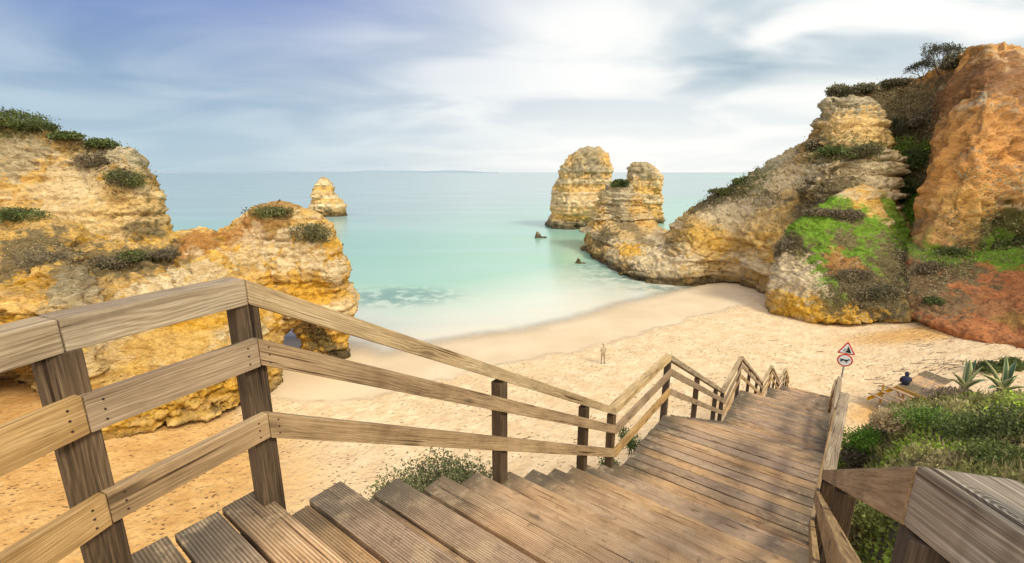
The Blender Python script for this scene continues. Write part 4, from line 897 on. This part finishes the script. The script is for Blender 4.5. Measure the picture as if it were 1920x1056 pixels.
# distinct shrubs on the bank and by the stairs
def bank(u, v, dz=0):      # where the ray through (u, v) meets the terrain
    D = 1.2
    while D < 60:
        p = W(u, v, D)
        if p[2] < th(p[0], p[1]) + dz: return p
        D += .08
    return W(u, v, 30)
bk = [(1640, 845, (.6, .5, .35), 5000, (.06, .10, .015), (.20, .36, .04), 'rounded bright green bush right beside the stair handrail'), (1700, 815, (.6, .5, .35), 5500, (.22, .15, .07), (.46, .36, .20), 'straw-coloured dry bush with seed heads behind the green bush'),
      (1815, 765, (.8, .5, .22), 5000, (.09, .06, .04), (.24, .18, .12), 'dark brown dry thicket just below the agaves'), (1895, 745, (.6, .6, .35), 4500, (.10, .075, .05), (.26, .21, .14), 'grey-brown dry thicket at the right picture edge below the larger agave'),
      (1840, 840, (.7, .6, .4), 4500, Dk1, G2, 'dark green low bush in the middle of the bank'), (1620, 880, (.45, .35, .35), 3500, (.05, .035, .02), (.14, .12, .07), 'brown tangle of dry twigs behind the near handrail'),
      (1900, 830, (.7, .6, .5), 4500, Dk1, (.10, .12, .03), 'dark bush at the right picture edge under the dry thicket'), (1760, 810, (.6, .5, .35), 3500, G1, (.15, .26, .03), 'fresh green bush right of the straw-coloured one'),
      (1650, 1010, (.3, .25, .25), 2600, (.13, .14, .03), (.30, .30, .09), 'yellow-green grassy tuft seen under the near handrail'), (1900, 890, (.5, .4, .3), 3000, G1, (.15, .16, .04), 'olive bush above the near handrail at the right picture edge')]
for i, (u, v, rad, n, c1, c2, lab) in enumerate(bk):
    p = bank(u, v); bush('bush', (p[0], p[1] + .2, p[2] + .05), rad, n, .020 + .0011 * p[1], tuple(x * 1.7 for x in c1), tuple(x * 1.55 for x in c2), lab, 400 + i, lumps=11, stems=30)
for i, (s0, t0, z0, rad, n, c1, c2, lab) in enumerate(((1.75, -.72, -3.10, (.66, .5, .5), 12000, (.14, .13, .06), (.34, .36, .14), 'grey-green feathery bush growing up beside the left edge of the first flight'), (4.6, -.25, -4.15, (.22, .3, .22), 1800, G1, (.13, .17, .04), 'small green plant at the foot of the corner post'),
        (5.5, -.25, -4.2, (.2, .5, .14), 1500, G1, (.13, .17, .04), 'thin green growth along the left edge of the first landing'))):
    p = SP3(s0, t0, z0); bush('bush', p, rad, n, .018, c1, c2, lab, 450 + i, lumps=12, stems=40)
for (u, v, rad, c1, c2, lab) in ((1868, 655, (1.5, .8, .5), Dk1, G2, 'dark green bush on the sandy ledge behind the agaves'), (1905, 640, (1.0, .8, .7), G1, G2, 'small green bush at the right picture edge above the agaves')):
    p = bank(u, v); D = min(p[1], 30); p = W(u, v, D); bush('bush', (p[0], p[1], th(p[0], p[1]) + .1), rad, 2600, .08, c1, c2, lab, 480 + u)

# agaves
m, b, o = mat_base('agave_leaf'); lk(attr('Col'), b.inputs['Base Color']); b.inputs['Roughness'].default_value = .5; M['agave'] = m
def agave(loc, H, lst, label, seed):
    root = empty('agave', loc, label=label, cat='agave', group='agaves on the bank'); r_ = random.Random(seed)
    for (az_, lean, ln, wd) in lst:
        V = []; C_ = []; n = 14; dirh = Vector((math.cos(az_), math.sin(az_), 0)); sidev = Vector((-dirh.y, dirh.x, 0)); p_ = Vector((0, 0, 0)); ang = lean * .6
        for i in range(n):
            f = i / (n - 1); w_ = wd * (0.75 + .9 * f - 1.65 * f ** 2.6) * (1 if f < .98 else .1); dv = dirh * math.sin(ang) + Vector((0, 0, math.cos(ang))); up_ = dirh * -math.cos(ang) + Vector((0, 0, math.sin(ang)))
            for q, (a_, hgt_) in enumerate(((-1, .25), (-.62, .06), (0, -.08), (.62, .06), (1, .25))):
                V.append(p_ + sidev * w_ * a_ * .5 + up_ * w_ * hgt_); C_.append((.52, .50, .22) if abs(a_) == 1 else (.07, .13, .065))
            for q, (a_, hgt_) in enumerate(((.8, .02), (0, -.26), (-.8, .02))):
                V.append(p_ + sidev * w_ * a_ * .5 + up_ * w_ * hgt_); C_.append((.07, .13, .065) if a_ == 0 else (.45, .44, .2))
            p_ = p_ + dv * ln / n; ang += lean * .9 / n
        Fc = [(i * 8 + q, i * 8 + (q + 1) % 8, i * 8 + 8 + (q + 1) % 8, i * 8 + 8 + q) for i in range(n - 1) for q in range(8)]
        link('leaf', mesh_np('leaf', [(v_ * .78)[:] for v_ in V], Fc, True, A(C_)), M['agave'], root)
pa = W(1808, 730, 9.6); pb = W(1878, 736, 9.1); pa = (pa[0], pa[1], max(pa[2], th(pa[0], pa[1]) - .02)); pb = (pb[0], pb[1], max(pb[2], th(pb[0], pb[1]) - .02)); print('AGAVE', pa, th(pa[0], pa[1]), pb, th(pb[0], pb[1]))
D_ = math.pi / 180
agave(pa, 1, [(180 * D_, .75, .80, .17), (200 * D_, .1, 1.05, .22), (100 * D_, .15, 1.0, .17), (20 * D_, .25, 1.05, .17), (-60 * D_, .3, .95, .15), (0, 1.2, .85, .16), (170 * D_, 1.0, .6, .14), (-90 * D_, .7, .7, .16), (60 * D_, .5, .85, .16)], 'variegated agave with upright leaves, left one of the pair on the bank', 1)
agave(pb, 1, [(150 * D_, .55, 1.2, .18), (100 * D_, .12, 1.2, .20), (185 * D_, .95, 1.1, .2), (10 * D_, .25, 1.05, .22), (-120 * D_, .6, .8, .2), (-40 * D_, .35, .7, .22), (200 * D_, 1.3, .9, .16), (-80 * D_, .9, .7, .16), (40 * D_, .6, .9, .18)], 'larger sprawling variegated agave near the right picture edge', 2)

# ------------------------------------------------------------------ boardwalk stair at the back of the beach
PZ = 2.75
pa_, pb_ = Vector((*G(1681, 722, PZ)[:2], PZ)), Vector((*G(1734, 744, PZ)[:2], PZ)); ax = Vector((.86, .50, 0)).normalized()
bw = empty('boardwalk', (pa_.x, pa_.y, 0), label='low wooden boardwalk with a few steps at the back of the beach', cat='boardwalk')
def hx(name, C, mat, bev=.01): return hexa(name, C, frame3(C[4] - C[0]), mat, bw, bev)
ed = (pb_ - pa_); m_ = 9
for i in range(m_):
    a = pa_ + ed * (i / m_ + .004); b_ = pa_ + ed * ((i + 1) / m_ - .008); z_ = Vector((0, 0, .05))
    hx('deck_plank', [a, b_, b_ - z_, a - z_] + [q + ax * 4.4 for q in (a, b_, b_ - z_, a - z_)], 'deck_wood')
def beam(a, b_, w_, h, name, mat):
    d_ = (b_ - a).normalized(); s_ = Vector((d_.y, -d_.x, 0)).normalized() * w_ / 2; u_ = Vector((0, 0, h))
    return hx(name, [a - s_, a + s_, a + s_ - u_, a - s_ - u_, b_ - s_, b_ + s_, b_ + s_ - u_, b_ - s_ - u_], mat)
off = -ax * .06
beam(pa_ + off - Vector((0, 0, -.01)), pb_ + off + ed.normalized() * .1, .08, .26, 'edge_beam', 'ochre_wood')
sdn = Vector((-.93, .36, 0)).normalized()
st0 = pa_ + Vector((0, 0, -.06)); 
for q in (0.0, 1.0):
    o_ = st0 + ed * q * .9 + off; beam(o_, o_ + sdn * 1.35 + Vector((0, 0, -1.05)), .07, .24, 'stair_stringer', 'ochre_wood')
for i in range(3):
    c_ = st0 + off + sdn * (.3 + .42 * i) + Vector((0, 0, -.10 - .32 * i)); a = c_ - ed * .04; b_ = c_ + ed * .94
    s_ = sdn * .17; z_ = Vector((0, 0, .06)); hx('step', [a - s_, a + s_, a + s_ - z_, a - s_ - z_, b_ - s_, b_ + s_, b_ + s_ - z_, b_ - s_ - z_], 'deck_wood')
for q in (pa_ + ed * .3, pa_ + ed * .85, pa_ + ax * 2.5 + ed * .9, pa_ + ax * 2.5 + ed * .1, pa_ + ax * .6 + ed * .6, st0 + sdn * .8 + ed * .1):
    post(q.x, q.y, PZ - .06 if q.z > PZ - .3 else PZ - .7, th(q.x, q.y) - .3, .12, 'support_post', bw, 'ochre_wood')
a = pa_ + ed * .30 + Vector((0, 0, -.85)); beam(a, pa_ + ed * .02 + Vector((0, 0, -.25)), .07, .1, 'brace', 'ochre_wood')
# pale rock
p = bank(1657, 766); 
rockify('pale_boulder', [stack([(776, 1640, 1674), (769, 1641, 1675), (762, 1646, 1672), (757, 1652, 1664)], p[1], .7, seed=5)], .05, .07, 1.5, 'pale boulder lying at the edge of the green bank', 'rock', blobs=[(1658, 766, p[1], 3, A([.72, .66, .50]), 1)], style='cream', led=.02, seed=5, base=0, mat='pale_rock')

# driftwood twigs and dry litter on the sand
bm = bmesh.new(); rt = random.Random(3)
for (u, v, n, sp) in ((1740, 645, 26, 3.2), (1780, 690, 60, 3.0), (1660, 702, 10, 1.6), (1700, 690, 14, 3.5), (1850, 615, 12, 3), (1500, 640, 8, 5), (1230, 720, 6, 4), (900, 800, 6, 5), (450, 800, 6, 2.5)):
    p = G(u, v, 1.8)
    for _ in range(n):
        x, y = p[0] + rt.gauss(0, sp * .5), p[1] + rt.gauss(0, sp * .3); z = th(x, y); a = rt.uniform(-.6, .6); l_ = rt.uniform(.15, .9)
        d_ = Vector((math.cos(a), math.sin(a), rt.uniform(0, .25))).normalized(); bmesh.ops.create_cone(bm, cap_ends=True, segments=5, radius1=.022, radius2=.01, depth=l_, matrix=Matrix.Translation((x, y, z + .03)) @ d_.to_track_quat('Z', 'Y').to_matrix().to_4x4())
me = bpy.data.meshes.new('dry_twigs'); bm.to_mesh(me); bm.free(); tag(link('dry_twigs', me, M['twig']), 'dry twigs and driftwood litter scattered over the sand', 'driftwood', kind='stuff')

# ------------------------------------------------------------------ people
def skin_body(name, joints, bones, mat, parent, sub=2):
    me = bpy.data.meshes.new(name); me.from_pydata([j[0] for j in joints], bones, []); ob = link(name, me, None)
    md = ob.modifiers.new('s', 'SKIN'); md.use_smooth_shade = True
    for i, j in enumerate(joints):
        r_ = j[1]; me.skin_vertices[0].data[i].radius = r_ if isinstance(r_, tuple) else (r_, r_)
    me.skin_vertices[0].data[0].use_root = True
    s_ = ob.modifiers.new('u', 'SUBSURF'); s_.levels = s_.render_levels = sub
    dg = bpy.context.evaluated_depsgraph_get(); r = bpy.data.meshes.new_from_object(ob.evaluated_get(dg)); bpy.data.objects.remove(ob); bpy.data.meshes.remove(me)
    r.name = name; r.materials.clear(); o_ = link(name, r, M[mat], parent); return o_
def ball(name, loc, rad, mat, parent, seg=20):
    bm = bmesh.new(); bmesh.ops.create_uvsphere(bm, u_segments=seg, v_segments=seg // 2 + 2, radius=1, matrix=Matrix.Translation(loc) @ Matrix.Diagonal((*rad, 1)))
    for f in bm.faces: f.smooth = True
    me = bpy.data.meshes.new(name); bm.to_mesh(me); bm.free(); return link(name, me, M[mat], parent)
px_, py_, _ = bank(1130, 682); pz_ = th(px_, py_)
per = empty('person', (px_, py_, pz_), label='person in tan clothes standing alone on the sand with hands together in front', cat='person')
per.rotation_euler = (0, 0, R(15))
J = [((0, 0, .92), (.15, .10)), ((0, 0, 1.12), (.135, .095)), ((0, .01, 1.33), (.17, .105)), ((0, 0, 1.44), (.075, .07)), ((0, -.01, 1.50), .055), ((0, -.015, 1.56), (.075, .085)), ((0, -.015, 1.66), (.08, .095)), ((0, -.01, 1.71), .05),
     ((.18, 0, 1.38), .058), ((.25, .02, 1.12), .045), ((.12, -.17, 1.06), .032), ((.06, -.2, 1.06), .03), ((-.18, 0, 1.38), .058), ((-.25, .02, 1.12), .045), ((-.12, -.17, 1.04), .032), ((-.06, -.2, 1.04), .03),
     ((.10, 0, .84), .088), ((.12, -.01, .48), .06), ((.13, .02, .09), .042), ((.14, -.14, .03), .036), ((-.10, 0, .84), .088), ((-.12, .0, .48), .06), ((-.13, .02, .09), .042), ((-.14, -.14, .03), .036)]
B = [(0, 1), (1, 2), (2, 3), (3, 4), (4, 5), (5, 6), (6, 7), (2, 8), (8, 9), (9, 10), (10, 11), (2, 12), (12, 13), (13, 14), (14, 15), (0, 16), (16, 17), (17, 18), (18, 19), (0, 20), (20, 21), (21, 22), (22, 23)]
body = skin_body('body', J, B, 'khaki', per)
for m_ in ('tan_cloth', 'skin', 'shoe'): body.data.materials.append(M[m_])
for f in body.data.polygons:
    c_ = f.center; f.material_index = 3 if c_.z < .09 else 2 if c_.z > 1.49 or (c_.y < -.16 and .9 < c_.z < 1.2) else 1 if c_.z > .88 else 0
ball('hair', (0, .01, 1.655), (.088, .10, .095), 'khaki', per)
# seated person in a navy hooded jacket on the boardwalk corner
q = pa_ + ed * .22 + ax * .42; p2 = empty('person', (q.x, q.y, PZ), label='hunched person in a navy hooded jacket sitting on the boardwalk corner', cat='person'); p2.rotation_euler = (0, 0, R(150))
J = [((0, 0, .13), (.18, .16)), ((0, -.02, .32), (.19, .14)), ((0, -.08, .50), (.19, .13)), ((0, -.14, .62), .085), ((0, -.20, .70), (.10, .115)), ((0, -.22, .80), (.09, .11)),
     ((.20, -.09, .53), .07), ((.27, -.20, .30), .055), ((.14, -.40, .30), .04), ((-.20, -.09, .53), .07), ((-.27, -.20, .30), .055), ((-.14, -.40, .30), .04),
     ((.11, -.08, .12), .10), ((.16, -.46, .33), .07), ((.16, -.50, -.02), .05), ((.17, -.64, -.06), .045), ((-.11, -.08, .12), .10), ((-.16, -.46, .33), .07), ((-.16, -.50, -.02), .05), ((-.17, -.64, -.06), .045)]
J = [((a[0], a[1], max(a[2], .05)), r_) for a, r_ in J]
B = [(0, 1), (1, 2), (2, 3), (3, 4), (4, 5), (2, 6), (6, 7), (7, 8), (2, 9), (9, 10), (10, 11), (0, 12), (12, 13), (13, 14), (14, 15), (0, 16), (16, 17), (17, 18), (18, 19)]
skin_body('body', J, B, 'navy', p2)
ball('hood', (0, -.17, .76), (.125, .14, .15), 'navy', p2); ball('face', (0, -.255, .75), (.075, .07, .095), 'skin', p2)
for sgn in (1, -1): ball('hand', (sgn * .11, -.45, .31), (.04, .05, .03), 'skin', p2, 10)
